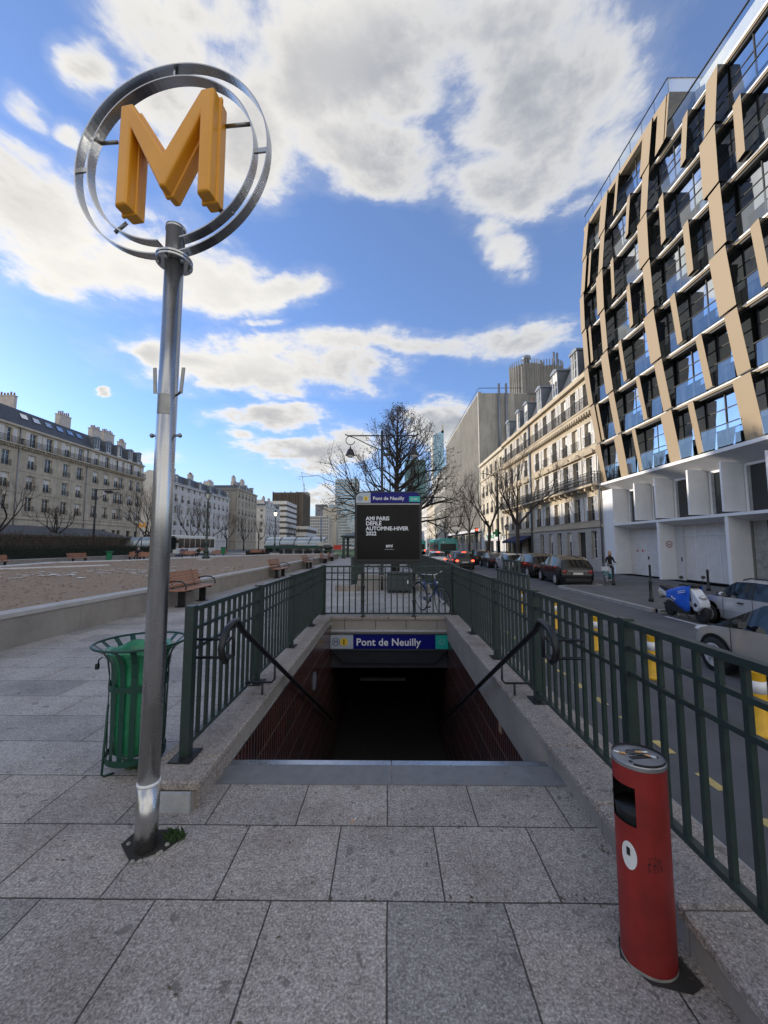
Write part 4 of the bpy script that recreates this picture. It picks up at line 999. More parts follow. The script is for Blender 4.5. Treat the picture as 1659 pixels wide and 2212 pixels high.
for i in range(5): b.box(x0+1+i*2.2,1.62,FZ[6],x0+1.5+i*2.2,2.4,FZ[6]+2.5)
b.use('glass_sky'); b.quad((x0+.01,2.1,FZ[6]),(NEAR,2.1,FZ[6]),(NEAR,2.1,FZ[6]+2.5),(x0+.01,2.1,FZ[6]+2.5)); part('setback_storey',b,mbd)

# ================================================================ stone apartment buildings
def apartment(name,label,loc,rz,L,rows,top,wall='limestone',depth=12,slope=1.3,ground=None,shut=None,fancy=None,pipes=(),dorm=(),chim=(),sky=(),bands=(),balc=(),arches=(),quoins=False,group=None,gwall=None,flat=False,wkind='french',corbels=()):
    """rows: (z0,z1,[x centres],width,{'r':small railing,'s':shutters})"""
    t=thing(name,label,'building',loc,rz,group)
    holes=[]
    for z0,z1,xs,wd,op in rows:
        for x in xs: holes.append((x-wd/2,x+wd/2,z0,z1))
    eave,ridge=top; s=slope
    gz=ground if ground else 0
    b=mb(wall); wall_grid(b,0,L,gz,eave,[h for h in holes if h[2]>=gz-.01])
    b.quad((0,depth,0),(0,0,0),(0,0,eave),(0,depth,eave)); b.quad((L,0,0),(L,depth,0),(L,depth,eave),(L,0,eave)); b.quad((L,depth,0),(0,depth,0),(0,depth,eave),(L,depth,eave))
    part('wall',b,t)
    if gz: b=mb(gwall or wall); wall_grid(b,0,L,0,gz,[h for h in holes if h[2]<gz-.01],y=-.02); part('ground_floor_wall',b,t)
    b=mb('curtain'); b.box(.3,.55,.3,L-.3,.6,eave-.3); part('interior',b,t)
    for z,h,d in bands:
        b=mb(wall); b.box(-.02,-d,z,L+.02,.0-.001,z+h)
        if z in corbels:
            for i in range(int(L/.42)): x=.2+i*.42; b.box(x,-.42,z-.26,x+.16,-.001,z)
        part('cornice',b,t)
    for z0,z1,xs,wd,op in rows:
        for x in xs:
            dk=op.get('k',wkind)
            put_window(t,x-wd/2,z0,wd,z1-z0,dk)
            if op.get('s'):
                sw=op['s']
                for sx in (x-wd/2-sw-.02,x+wd/2+.02):
                    if sx<-.05 or sx+sw>L+.05: continue
                    link('shutter',shutter_mesh(sw,z1-z0),t,(sx,-.06,z0))
            if op.get('r'): link('railing',rail_mesh(wd+.1,.75,.12),t,(x-wd/2-.05,-.0,z0+.02))
            if op.get('f'):  # moulded surround
                part('window_sill',mb(wall).box(x-wd/2-.18,-.07,z0-.14,x+wd/2+.18,-.001,z0),t); part('window_head',mb(wall).box(x-wd/2-.14,-.05,z1,x+wd/2+.14,-.001,z1+.16),t)
    for z,d,fz,x0,x1 in balc:
        m_=mb(wall); m_.box(x0,-d,z-.16,x1,-.001,z); k=int((x1-x0)/1.05)
        for i in range(k): xx=x0+.3+i*(x1-x0-.6)/max(1,k-1); m_.box(xx-.1,-d*.75,z-.42,xx+.1,-.001,z-.16)
        ba=part('balcony',m_,t); link('railing',rail_mesh(x1-x0,.95,d-.05,fz),ba,(x0,0,z))
    for x,z,wd in arches:
        m_=mb(wall); P=[(x+(wd/2+.1)*math.cos(a),z+.42*math.sin(a)) for a in [math.pi*k/8 for k in range(9)]]; m_.prism(P,-.22,-.001); P=[(x+(wd/2-.12)*math.cos(a),z+.08+.24*math.sin(a)) for a in [math.pi*k/8 for k in range(9)]]
        m_.prism(P,-.25,-.221); m_.box(x-wd/2-.16,-.28,z-.08,x+wd/2+.16,-.001,z); part('arched_pediment',m_,t)
    for x in pipes: part('downpipe',mb('zinc_roof',True).tube([(x,-.12,0),(x,-.12,eave)],.07,6),t)
    if flat:
        b=mb('zinc_roof'); b.box(.1,.1,eave,L-.1,depth,eave+.15); rf=part('roof',b,t)
    else:
        b=mb('slate'); s=slope
        b.quad((0,.1,eave),(L,.1,eave),(L,.1+s,ridge),(0,.1+s,ridge)); b.use('zinc_roof'); b.quad((0,.1+s,ridge),(L,.1+s,ridge),(L,depth/2+.5,ridge+.7),(0,depth/2+.5,ridge+.7)); b.quad((0,depth/2+.5,ridge+.7),(L,depth/2+.5,ridge+.7),(L,depth,eave),(0,depth,eave))
        b.use(wall)
        for x in (0,L): b.add([(x,.1,eave),(x,.1+s,ridge),(x,depth/2+.5,ridge+.7),(x,depth,eave)],[(0,1,2,3)])
        b.use('zinc_roof'); b.box(0,.0,eave,L,.12,eave+.14)
        rf=part('roof',b,t)
    H_=ridge-eave
    for x,wd in dorm:
        m_=mb('zinc_roof'); m_.box(x-wd/2-.14,-.0,eave+.16,x-wd/2,s*1.,eave+H_*.80).box(x+wd/2,-.0,eave+.16,x+wd/2+.14,s*1.,eave+H_*.80); m_.prism([(x-wd/2-.24,eave+H_*.80),(x-wd/2-.2,eave+H_*.86),(x,eave+H_*.92),(x+wd/2+.2,eave+H_*.86),(x+wd/2+.24,eave+H_*.80)],-.12,s*1.05); m_.use('frame_white'); m_.box(x-wd/2,.0,eave+.16,x+wd/2,.10,eave+.32)
        d_=part('dormer',m_,rf); link('window',window_mesh(wd,H_*.80-.32),d_,(x-wd/2,.02,eave+.32))
    for x,wd in sky:
        m_=mb('trim_black'); z0=eave+H_*.5;z1=eave+H_*.82; f0=.1+s*.5-.05;f1=.1+s*.82-.05
        m_.quad((x-wd/2,f0,z0),(x+wd/2,f0,z0),(x+wd/2,f1,z1),(x-wd/2,f1,z1)); m_.use('glass_sky'); e=.08; m_.quad((x-wd/2+e,f0-.02,z0+e),(x+wd/2-e,f0-.02,z0+e),(x+wd/2-e,f1-.05,z1-e),(x-wd/2+e,f1-.05,z1-e)); part('skylight',m_,rf)
    for x0,x1,y0,hh,n in chim:
        m_=mb('chimney'); base=(eave if flat else ridge-.6); m_.box(x0,y0,base,x1,y0+.8 if x1-x0>1 else y0+3,ridge+hh); m_.box(x0-.08,y0-.08,ridge+hh,x1+.08,(y0+.8 if x1-x0>1 else y0+3)+.08,ridge+hh+.14); m_.use('chimney_pot')
        if x1-x0>1: pots(m_,x0,x1,y0+.4,ridge+hh+.14,n)
        else:
            for i in range(n): m_.lathe([(.13,ridge+hh+.14),(.11,ridge+hh+.6+.15*(i%3==1))],((x0+x1)/2,y0+3*(i+.5)/n,0),6)
        part('chimney',m_,rf)
    return t
zs=.43
S={'s':.52,'f':1}
wx=[44-Y for Y in (31.15,33.4,35.3,37.5,39.6,41.9)]
gx=[44-Y for Y in (30.95,35.2,37.2,39.2,41.4)]
h1=apartment('apartment_building','warm stone apartment building with white shutters and arched pediments beside the modern block',(16.5,44,RZ+.12),-PH,14.4,
  [(zs+.55,zs+2.75,gx,.95,{'k':'french'}),(0.02,zs+2.7,[44-32.95],1.2,{'k':'dark'}),(zs+3.6,zs+5.55,wx,1.0,{'s':.5,'r':1}),(zs+6.45,zs+8.8,wx,1.0,{'s':.5}),(zs+9.75,zs+11.7,wx,1.0,{'s':.5,'r':1}),(zs+12.95,zs+15.1,wx,1.0,{'s':.5})],
  (zs+15.9,zs+19.2),'limestone_warm',ground=zs+3.05,gwall='stone_ground',pipes=(.06,14.3),dorm=[(44-Y,1.0) for Y in (33.0,37.0,41.0)],chim=[(1.0,2.6,2.2,1.1,4),(11.5,13.3,1.9,1.8,5)],
  bands=[(zs+3.05,.18,.14),(zs+6.0,.14,.12),(zs+9.2,.1,.06),(zs+12.42,.28,.30),(zs+15.5,.4,.32)],corbels=(zs+12.42,),balc=[(zs+6.4,.75,True,.05,14.35),(zs+12.88,.35,False,.05,14.35)],arches=[(x,zs+9.05,1.5) for x in wx])
# rusticated joints on the ground floor and voussoirs
b=mb('stone_wall')
for z in (.5,.95,1.4,1.85,2.3,2.75): 
    for a,c in ((0,2.1),(3.1,4.3),(5.35,6.3),(7.35,8.3),(9.3,10.4),(11.7,12.5),(13.6,14.4)): b.box(a,-.024,z,c,-.0205,z+.03)
part('masonry_joint',b,h1)
h2=apartment('apartment_building','warm stone apartment building above a navy awning seen behind the bare street tree',(16.5,54,RZ+.12),-PH,9.98,
  [(zs+3.6,zs+5.55,[1,3.4,6,8.6],1.0,{'s':.5,'r':1}),(zs+6.45,zs+8.8,[1,3.4,6,8.6],1.0,{'s':.5}),(zs+9.75,zs+11.7,[1,3.4,6,8.6],1.0,{'s':.5,'r':1}),(zs+12.95,zs+15.1,[1,3.4,6,8.6],1.0,{'s':.5}),(.1,zs+2.4,[5.5,8.7],1.6,{'k':'dark'}),(.1,zs+2.4,[1.5,3.4],1.4,{'k':'dark'})],
  (zs+15.9,zs+19.0),'limestone_warm',ground=zs+3.05,gwall='shop_beige',pipes=(9.9,),dorm=[(2.1,1.0),(6.2,1.0),(9.0,.9)],chim=[(3.6,4.8,2.2,1.0,3),(7.1,8.3,2.2,1.1,4)],
  bands=[(zs+3.05,.18,.14),(zs+6.0,.14,.12),(zs+12.42,.28,.30),(zs+15.5,.4,.32)],corbels=(zs+12.42,),balc=[(zs+6.4,.75,True,.05,9.9),(zs+12.88,.35,False,.05,9.9)],arches=[(x,zs+9.05,1.5) for x in (1,3.4,6,8.6)])
aw=thing('shop_awning','navy canvas awning over the shop between tree trunk and stone building','awning',(16.5,54,RZ+.12),-PH)
b=mb('awning_navy'); b.add([(3.2,0,3.2),(9.9,0,3.2),(9.9,-1.5,2.55),(3.2,-1.5,2.55),(9.9,-1.5,2.3),(3.2,-1.5,2.3)],[(0,1,2,3),(3,2,4,5),(1,2,4),(0,3,5)]); part('canvas',b,aw)
h3=apartment('apartment_building','plain cream corner building with a green pharmacy shop front',(16.5,67.9,RZ+.12),-PH,13.88,
  [(zs+3.8+2.95*k,zs+5.6+2.95*k,[2.,4.4,7.1,9.7,12.3],1.05,{'f':1,'r':1 if k in(1,2) else 0}) for k in range(4)]+[(.1,2.7,[3,6.5,10],2.2,{'k':'dark'})],(zs+15.8,zs+16.2),'render_cream',ground=zs+3.0,gwall='render_white',bands=[(zs+3.0,.2,.16),(zs+12.6,.2,.2),(zs+15.3,.45,.35)],flat=True,chim=[(2,3.4,3,1.2,3)])
ph=thing('pharmacy_sign','green pharmacy fascia sign on the cream corner building','shop sign',(16.4,64.2,RZ+3.1),-PH)
b=mb('podium_white'); b.box(0,-.08,-.1,8,0,.95); part('fascia',b,ph); text_on(ph,'lettering','PHARMACIE',.85,(.4,-.10,.1),UP,'shop_green',offset=.03)
pc=thing('pharmacy_cross','green pharmacy cross standing out from the cream corner building','shop sign',(15.6,55.5,RZ+3.9),0); b=mb('shop_green'); b.box(-.55,-.08,-.18,.55,.08,.18).box(-.18,-.085,-.55,.18,.085,.55); part('cross',b,pc); part('arm',mb('dark_iron').box(.55,-.03,-.03,.95,.03,.03),pc)

# grey ribbed office block
gb=thing('ribbed_office_building','tall grey office block with vertical concrete ribs and a rooftop plant tower','building',(16.5,107,RZ+.12),-PH)
L=38.9
b=mb('concrete'); b.box(.1,.5,4.6,L,16.5,29.6); part('wall',b,gb)
b=mb('glass_dark'); b.box(.1,.38,5.0,L-.4,.5,27.4); part('glazing',b,gb)
b=mb('concrete'); n=66
for i in range(n):
    x=.1+i*(L-.9)/n; dz=rs.random()*6 if i%2 else 0; b.box(x,-.10,4.7,x+.22,.37,29.6); b.box(x+.22,.20,27.0-dz*.6,x+(L-.9)/n,.37,29.6)
    for k in range(8):
        if rs.random()<.25: z=5.3+k*2.9; b.box(x+.22,.25,z,x+(L-.9)/n,.37,z+1.1+rs.random()*1.2)
b.box(.05,-.02,29.2,L,.5,29.9); b.box(L-.8,-.05,4.6,L+.01,.5,29.9); part('rib_screen',b,gb)
b=mb('concrete_dark'); b.box(.1,.8,0,L,2,4.6); b.use('glass_dark')
for i in range(9): b.box(1+i*4.2,.7,2.6,3.6+i*4.2,.8,4.1)
b.use('shop_beige')
for i in range(6): b.box(2+i*6.,.72,0,4.6+i*6.,.8,2.5)
b.use('podium_grey'); b.box(.1,-.2,4.5,L,.8,5.0); part('shop_floor',b,gb)
b=mb('concrete_dark'); b.box(L-.02,6.5,4.6,L+.04,16.5,29.4); part('stained_gable_panel',b,gb)
for y,r in ((3.6,.22),(4.9,.22)): part('flue_pipe',mb('zinc_roof',True).tube([(L+.35,y,14),(L+.35,y,31.2)],r,10),gb)
part('roof_railing',mb('dark_iron').box(0,.05,30.5,L,.10,30.6).box(L-.05,.05,30.5,L,8,30.6),gb)
b=mb('concrete_dark'); b.box(L-6,8.,29.6,L+.0,11,34.6); 
for cy,r,zt in ((8.3,1.6,35.2),(12.0,2.0,34.8)):
    b.smooth=False; b.lathe([(3.0,29.4),(3.0,zt)],(L-2.8,cy+1.5,0),28)
for cy in (8.3,12.0):
    for i in range(40): a=2*math.pi*i/40; b.box(L-2.8+3.02*math.cos(a)-.06,cy+1.5+3.02*math.sin(a)-.06,29.4,L-2.8+3.02*math.cos(a)+.06,cy+1.5+3.02*math.sin(a)+.06,36.0)
tw=part('plant_tower',b,gb)
part('flue_pipe',mb('zinc_roof',True).tube([(L-.2,14.0,29),(L-.2,14.0,37.4)],.2,8),tw); part('flue_pipe',mb('zinc_roof',True).tube([(L-.2,14.6,29),(L-.2,14.6,37.2)],.2,8),tw); part('vent_cowl',mb('zinc_roof',True).lathe([(.5,35),(.5,37.2),(.8,37.3),(.8,37.9),(.4,38.1)],(L-3,10,0),12),tw)

def flatblock(name,label,x0,x1,y0,y1,z1,wall,glass,nx,nf,z0=0,group=None,vert=True,cat='building',front='both',kind=None,gap=.35):
    """slab or tower: core box, horizontal bands and mullions standing proud of the glass"""
    t=thing(name,label,cat,((x0+x1)/2,y0,0),0,group); w_=(x1-x0)/2; D=y1-y0
    b=mb(glass); b.box(-w_,0,z0,w_,D,z1); part('glazing',b,t)
    b=mb(wall); fh=(z1-z0)/nf; e=fh*.12
    for i in range(nf+1): z=z0+fh*i; b.box(-w_-e,-e,z-fh*gap/2,w_+e,D+e,z+fh*gap/2)
    part('floor_band',b,t)
    if vert:
        b=mb(wall); g=2*w_/nx
        for i in range(nx+1): x=-w_+g*i; b.box(x-g*.1,-e*1.4,z0,x+g*.1,-.001,z1)
        ny=max(2,int(D/g))
        for i in range(ny+1):
            y=D*i/ny
            b.box(-w_-e*1.4,y-g*.1,z0,-w_+.001,y+g*.1,z1); b.box(w_-.001,y-g*.1,z0,w_+e*1.4,y+g*.1,z1)
        part('mullion',b,t)
    return t
flatblock('office_building','pale building with dark vertical stripes beyond the ribbed office block',16.5,30,108,131,23.5,'tower_pale','concrete_brown',6,8)
for i,(ya,yb,h,wl,la) in enumerate(((132,160,17,'render_cream','cream apartment building far down the right side of the avenue'),(161,195,20,'render_white','white apartment building farther down the right side of the avenue'),(196,245,18,'limestone_warm','yellowish apartment building farthest down the right side of the avenue'))):
    n=int((yb-ya)/3.2); xs=[1.6+3.2*k for k in range(n)]
    apartment('apartment_building',la,(16.5,yb,RZ+.12),-PH,yb-ya,[(3.8+3*k,5.6+3*k,xs,1.1,{}) for k in range(int((h-5)/3)+1)],(h,h+3),wl,bands=[(3.2,.2,.2),(h-.4,.4,.4)],chim=[(4,6,2,1,4),(16,18,2,1,4)],dorm=[(x,1) for x in xs[::2]])

# ---------------------------------------------------------------- left side
S2={'r':1,'f':1}
def left_block(label,y0,y1,cols,wall,doubles=(),dorm=(),sky=(),chim=(),shut=True,h=0,pipes=()):
    xs=[Y-y0 for Y in cols]
    rows=[(2.2+h,4.6+h,xs,1.1,{'k':'dark'})]+[(z+h,z+2.15+h,xs,1.25,{'r':1,'f':1}) for z in (6.75,10.0,13.2)]+[(16.55+h,18.75+h,xs,1.25,{'s':.65 if shut else 0})]
    return apartment('apartment_building',label,(-55,y0,0),PH,y1-y0,rows,(19.4+h,22.3+h),wall,slope=1.5,bands=[(5.5+h,.22,.16),(6.1+h,.15,.10),(9.45+h,.1,.06),(12.7+h,.12,.06),(16.2+h,.22,.35),(19.1+h,.3,.3)],corbels=(16.2+h,),
        balc=[(16.45+h,.7,False,.1,y1-y0-.1)],dorm=[(Y-y0,1.1) for Y in dorm],sky=[(Y-y0,1.3) for Y in sky],chim=chim,pipes=pipes)
left_block('grey stone apartment building cut by the left edge of the photo',38,56,[40.5,44,47.5,51,54],'limestone_grey',sky=(42,46,50),chim=[(3,4,1,1.8,5),(12,14.2,2,2.2,5)],pipes=(17.7,))
left_block('grey stone apartment building with six skylights in its slate roof',56,69,[58,60.9,64.4,67.3],'limestone_grey',sky=(57.2,59.3,61.5,63.7,65.8,67.8),chim=[(.4,.9,2,2.0,6),(8.6,11.,2,2.0,6)],pipes=(12.7,))
left_block('grey stone apartment building with five white dormers at the street corner',69,85,[71,73.8,76.6,78,80.9,83.4],'limestone_grey',dorm=(70.9,73.9,77.0,80.4,83.2),chim=[(3.0,5.4,2,1.8,6),(6.,9.,2,2.0,7),(11,12.6,2,1.3,4)])
apartment('apartment_building','stone apartment building left of the frame that shades the square',(-55,-50,0),PH,88,[(7+3.2*k,9+3.2*k,[2+4*i for i in range(21)],1.2,{}) for k in range(3)],(19.4,22.3),'limestone_grey',bands=[(16.2,.2,.3)])
def mid_block(label,y0,y1,h,wall,n=None,x=-55,roof=True,ch=((3,5),),rz=PH,dm=True,f0=3.6,fh=3.1,ww=1.15):
    L=y1-y0; n=n or int(L/3.1); xs=[L*(i+.5)/n for i in range(n)]; k=int((h-f0-1)/fh)+1
    return apartment('apartment_building',label,(x,y0,0),rz,L,[(f0+fh*i,f0+fh*i+1.9,xs,ww,{'r':1 if i%2 else 0}) for i in range(k)],(h,h+2.6),wall,bands=[(f0-.6,.2,.2),(h-.5,.4,.35)],chim=[(a,c,2,1.6,5) for a,c in ch],dorm=[(q,1.) for q in xs[::2]] if dm else (),flat=not roof)
mid_block('white apartment building with slate mansard right behind the steel pole',97,132,17.6,'render_white',ch=((2,4.4),(12,14),(24,27)))
mid_block('beige stone apartment building with tall blank gable left of the white corner house',139,160,22.4,'limestone',roof=False,ch=((1,3),(9,12)))
b=mb('concrete_brown'); 
def gable_block(label,x0,x1,y0,D,z1,wall,cols,floors,group=None):
    n=cols; W_=x1-x0; xs=[W_*(i+.5)/n for i in range(n)]; fh=(z1-3.4)/floors
    return apartment('apartment_building',label,(x0,y0,0),0,W_,[(3.4+fh*i+.6,3.4+fh*i+2.4,xs,1.2,{}) for i in range(floors)],(z1,z1+1.6),wall,depth=D,bands=[(3.,.3,.25),(z1-.4,.4,.4)],dorm=[(q,1) for q in xs[::2]],chim=[(1,3,3,1.4,4),(W_-3.5,W_-1.5,3,1.4,4)])
gable_block('narrow stained side wall of an apartment building between white houses',-70,-55.2,138.6,20,22,'concrete_dark',2,5)
mid_block('white corner apartment building below the brown concrete block',176,198,19.5,'render_white',x=-56,ch=((2,4),(10,12)))
gable_block('white apartment house front facing down the avenue left of the glinting lantern',-70,-56.2,175,18,19.5,'render_white',4,5)
flatblock('apartment_building','stepped white modern apartment building with dark balcony bands',-68,-56.5,212,235,25,'render_white','concrete_brown',3,8,vert=False,gap=.6)
bk=thing('concrete_office_building','dark brown ribbed concrete block raised above a white podium','building',(-66,250,0))
b=mb('concrete_brown'); b.box(-9.5,0,14.5,9.5,24,36)
for i in range(20):
    if i%5==4: continue
    x=-9.5+i*.97; b.box(x,-1.0,15-(i%3)*.5,x+.42,0,36.5-(i%4)*.5)
for i in range(16): b.box(9.5,i*1.5,15,10.5,i*1.5+.6,36.2-(i%3)*.5)
part('ribbed_upper_block',b,bk)
b=mb('render_white'); b.box(-12,-8,0,14,30,4).box(-12,-7.6,7,14,30,9.5).box(-4,-7,11.5,15,30,13.5); b.use('concrete_brown'); b.box(-11,-6,4,13,29,7).box(-3,-6,9.5,14,29,11.5).box(-9,0,11.5,9,24,14.5); part('podium',b,bk)
flatblock('apartment_slab','long pale apartment slab in the distance left of the glass tower',-88,-62,400,420,31,'tower_pale','tower_grey',14,10)
flatblock('apartment_slab','bright cream apartment slab beside the green glass tower',-74,-60,440,460,44,'tower_pale','render_cream',7,12)
flatblock('tower','plain dark grey tower in the distance above the pale apartment slab',-98,-85,520,540,56,'tower_grey','tower_grey',4,16)
flatblock('tower','blue grey tower behind the pale apartment slab in the distance',-86,-70,560,580,60,'tower_pale','glass_tower',6,18)
flatblock('glass_tower','green tinted glass tower half hidden behind the tree',-68.5,-40,500,530,87,'tower_pale','glass_tower',18,24)
flatblock('tower','unfinished tower in the haze under the construction crane',-168,-148,700,720,98,'concrete','tower_grey',5,26)
flatblock('tower','low pale office block at the foot of the green glass tower',-40,-22,430,450,24,'tower_pale','glass_tower',8,7)
flatblock('glass_tower','dark teal glass tower behind the right half of the tree',26,54,550,580,124,'glass_teal','glass_teal',16,34)
flatblock('glass_tower','thin bright glass tower between the teal tower and the tall slanted tower',54.5,61,560,590,110,'tower_pale','glass_tower',4,30)
t=thing('glass_tower','tall blue glass tower with a slanted roof and spire','tower',(109,800,0))
b=mb('glass_tower'); b.add([(-14,0,0),(9.5,0,0),(9.5,0,245),(-14,0,232),(-14,30,0),(9.5,30,0),(9.5,30,245),(-14,30,232)],[(0,1,2,3),(1,5,6,2),(4,0,3,7),(3,2,6,7),(5,4,7,6)]); part('glazing',b,t)
b=mb('tower_pale'); b.add([(-14.6,-.4,0),(-12.6,-.4,0),(-12.6,-.4,234),(-14.6,-.4,233),(-14.6,30,0),(-14.6,30,233)],[(0,1,2,3),(4,0,3,5)]); part('bright_edge',b,t)
b=mb('glass_tower'); b.add([(9.5,2,0),(20,2,0),(9.5,2,205),(9.5,28,0),(20,28,0),(9.5,28,205)],[(0,1,2),(1,4,5,2)]); part('side_wing',b,t)
b=mb('tower_grey')
for i in range(60): z=4*i; b.box(-12.4,-.25,z,9.4,-.05,z+.35)
rs=random.Random(8)
for i in range(60):
    x=-11+rs.random()*19; z=205+rs.random()*28; b.box(x,-.3,z,x+.9,-.06,z+2.5)
part('floor_line',b,t); part('spire',mb('tower_pale').box(5,0,238,9.5,1,256).box(4.4,0,238,4.8,1,262),t)
t=thing('tower_crane','thin white tower crane above the unfinished tower','crane',(-152,690,0)); b=mb('crane'); b.bar((0,0,60),(0,0,112),1.4,1.4); b.bar((0,0,104),(-5.,0,133),.8,.8); b.bar((0,0,104),(5,0,100),1,1); part('mast',b,t)
# ================================================================ planted bed, walls and hedges of the square
BED=[(-6.36,-4),(-6.36,6.4),(-6.22,10),(-6.2,20),(-6.35,34),(-6.5,48),(-13,46),(-17.5,33),(-18.8,28),(-21.2,24.6),(-19.8,19.5),(-21.5,12),(-22,-4)]
b=mb('mulch'); rs=random.Random(9)
# gently uneven bed surface
cells=[(x,y) for x in range(-22,-6) for y in range(-4,48)]
def inside(px,py,poly):
    c=False; n=len(poly)
    for i in range(n):
        x1,y1=poly[i];x2,y2=poly[(i+1)%n]
        if (y1>py)!=(y2>py) and px<(x2-x1)*(py-y1)/(y2-y1)+x1: c=not c
    return c
b.add([(x,y,.50) for x,y in BED],[tuple(range(len(BED)))])
o=struct('planting_bed',b)
b=mb('leaf_litter')
for i in range(9000):
    y=3+40*rs.random()**1.6; x=-6.6-15*rs.random()
    if not inside(x,y,BED): continue
    s=.018+.03*rs.random(); a=rs.random()*6.28; c,q=math.cos(a)*s,math.sin(a)*s; z=.505+.02*rs.random(); h=.035*rs.random()
    b.add([(x-c,y-q,z),(x+q*.6,y-c*.6,z+h),(x+c,y+q,z+.5*h),(x-q*.6,y+c*.6,z+h)],[(0,1,2,3)])
o=part('leaf_litter',b); tag(o,'dry brown leaves and mulch scattered over the raised planting bed','leaves',kind='stuff')
b=mb('paper')
for i in range(150):
    t_=rs.random(); y=10.5+8.5*t_+rs.gauss(0,1.2); x=-16.5+8*t_+rs.gauss(0,1.8)
    if not inside(x,y,BED) or x>-7.2: continue
    s=.04+.09*rs.random(); b.add([(x+s*1.1*math.cos(a)*(1+.2*rs.random()),y+s*math.sin(a),.535) for a in [k*1.047 for k in range(6)]],[tuple(range(6))])
o=part('paper_scraps',b); tag(o,'white paper scraps scattered over the brown planting bed','litter',kind='stuff')
# near wall with coping, in slabs
def low_wall(name,label,pts,h,wd,cap,z0=0,slab=1.2,capm='stone_cap'):
    t=thing(name,label,'low wall',(pts[0][0],pts[0][1],0)); o=Vector(pts[0]); w_=mb('stone_wall'); c_=mb(capm)
    for p,q in zip(pts,pts[1:]):
        p=Vector(p);q=Vector(q);L=(q-p).length;n=max(1,round(L/slab)); d=(q-p).normalized(); s_=Vector((-d.y,d.x))
        for i in range(n):
            a=p-o+d*(L*i/n+.003); c=p-o+d*(L*(i+1)/n-.003)
            for B,zl,zh,w0,w1 in ((w_,z0-.05,h-cap,-wd/2,wd/2),(c_,h-cap,h,-wd/2-.03,wd/2+.03)):
                v=[a+s_*w0,c+s_*w0,c+s_*w1,a+s_*w1]; B.add([(x.x,x.y,zl) for x in v]+[(x.x,x.y,zh) for x in v],[(3,2,1,0),(4,5,6,7),(0,1,5,4),(1,2,6,5),(2,3,7,6),(3,0,4,7)])
    part('wall',w_,t,fix=True); part('coping',c_,t,fix=True); return t
low_wall('retaining_wall','granite retaining wall along the brown planting bed behind the near benches',[(-6.2,-4),(-6.2,6.4),(-6.06,10),(-6.05,20),(-6.2,34),(-6.35,48)],.56,.30,.07)
low_wall('retaining_wall','stone edge painted pale with sky sheen on the far side of the brown planting bed',[(-6.5,48.2),(-13,46.2),(-17.5,33.2),(-18.9,28.1),(-21.4,24.7),(-19.9,19.3),(-21.6,12)],.56,.5,.08,capm='stone_wet_sheen')
low_wall('bed_kerb','stone strip painted pale with sky sheen lying on the brown bed at the left edge of the photo',[(-18.9,17.2),(-15.6,21.5)],.55,.4,.06,z0=.5,capm='stone_wet_sheen')
low_wall('retaining_wall','low granite wall under the clipped dark hedge on the left',[(-29.3,12),(-29.5,53)],.50,.35,.06,slab=2)
def leafmass(name,label,cat,boxes,n,mat_,s,seed,core=True,twigs=0):
    rs=random.Random(seed); b=mb(mat_)
    if core:
        for x0,y0,z0,x1,y1,z1 in boxes: b.box(x0+s,y0+s,z0,x1-s,y1-s,z1-s)
    tot=sum((q[3]-q[0])*(q[4]-q[1]) for q in boxes)
    for q in boxes:
        k=int(n*(q[3]-q[0])*(q[4]-q[1])/tot)
        for i in range(k):
            f=rs.random(); x=q[0]+(q[3]-q[0])*rs.random();y=q[1]+(q[4]-q[1])*rs.random();z=q[2]+(q[5]-q[2])*rs.random()
            if f<.35: x=q[3]+rs.gauss(0,.04)
            elif f<.6: z=q[5]+rs.gauss(0,.06)
            elif f<.75: y=q[1]
            v=[Vector((x,y,z))+Vector((rs.uniform(-1,1),rs.uniform(-1,1),rs.uniform(-1,1)))*s for _ in range(3)]; b.add(v,[(0,1,2)])
    if twigs:
        b.use('twig')
        for i in range(twigs):
            q=boxes[rs.randrange(len(boxes))]; x=rs.uniform(q[0],q[3]);y=rs.uniform(q[1],q[4]); h=(q[5]-q[2])*rs.uniform(.6,1.2)
            b.tube([(x,y,q[2]),(x+rs.gauss(0,.15),y+rs.gauss(0,.15),q[2]+h*.6),(x+rs.gauss(0,.3),y+rs.gauss(0,.3),q[2]+h)],.012,3,caps=False)
    o=part(name,b); return tag(o,label,cat)
leafmass('hedge','clipped dark green hedge on top of the low wall on the left','hedge',[(-31.2,14,.3,-29.6,53,1.45)],14000,'hedge',.07,3)
leafmass('hedge','dark clipped hedge in front of the far glass canopy','hedge',[(-23,62,0,-9,63.4,.75)],3000,'hedge',.09,5)
o=leafmass('shrub_row','leafless brown shrubs in front of the long zinc roofed pavilion','shrubs',[(-34.3,15,.2,-31.6,48,2.5)],9000,'brush',.06,4,core=False,twigs=2600); o['kind']='stuff'
b=mb('lawn'); b.add([(-14,52,.012),(1.2,52,.012),(1.2,88,.5),(-14,88,.5)],[(0,1,2,3)]); o=struct('lawn',b)

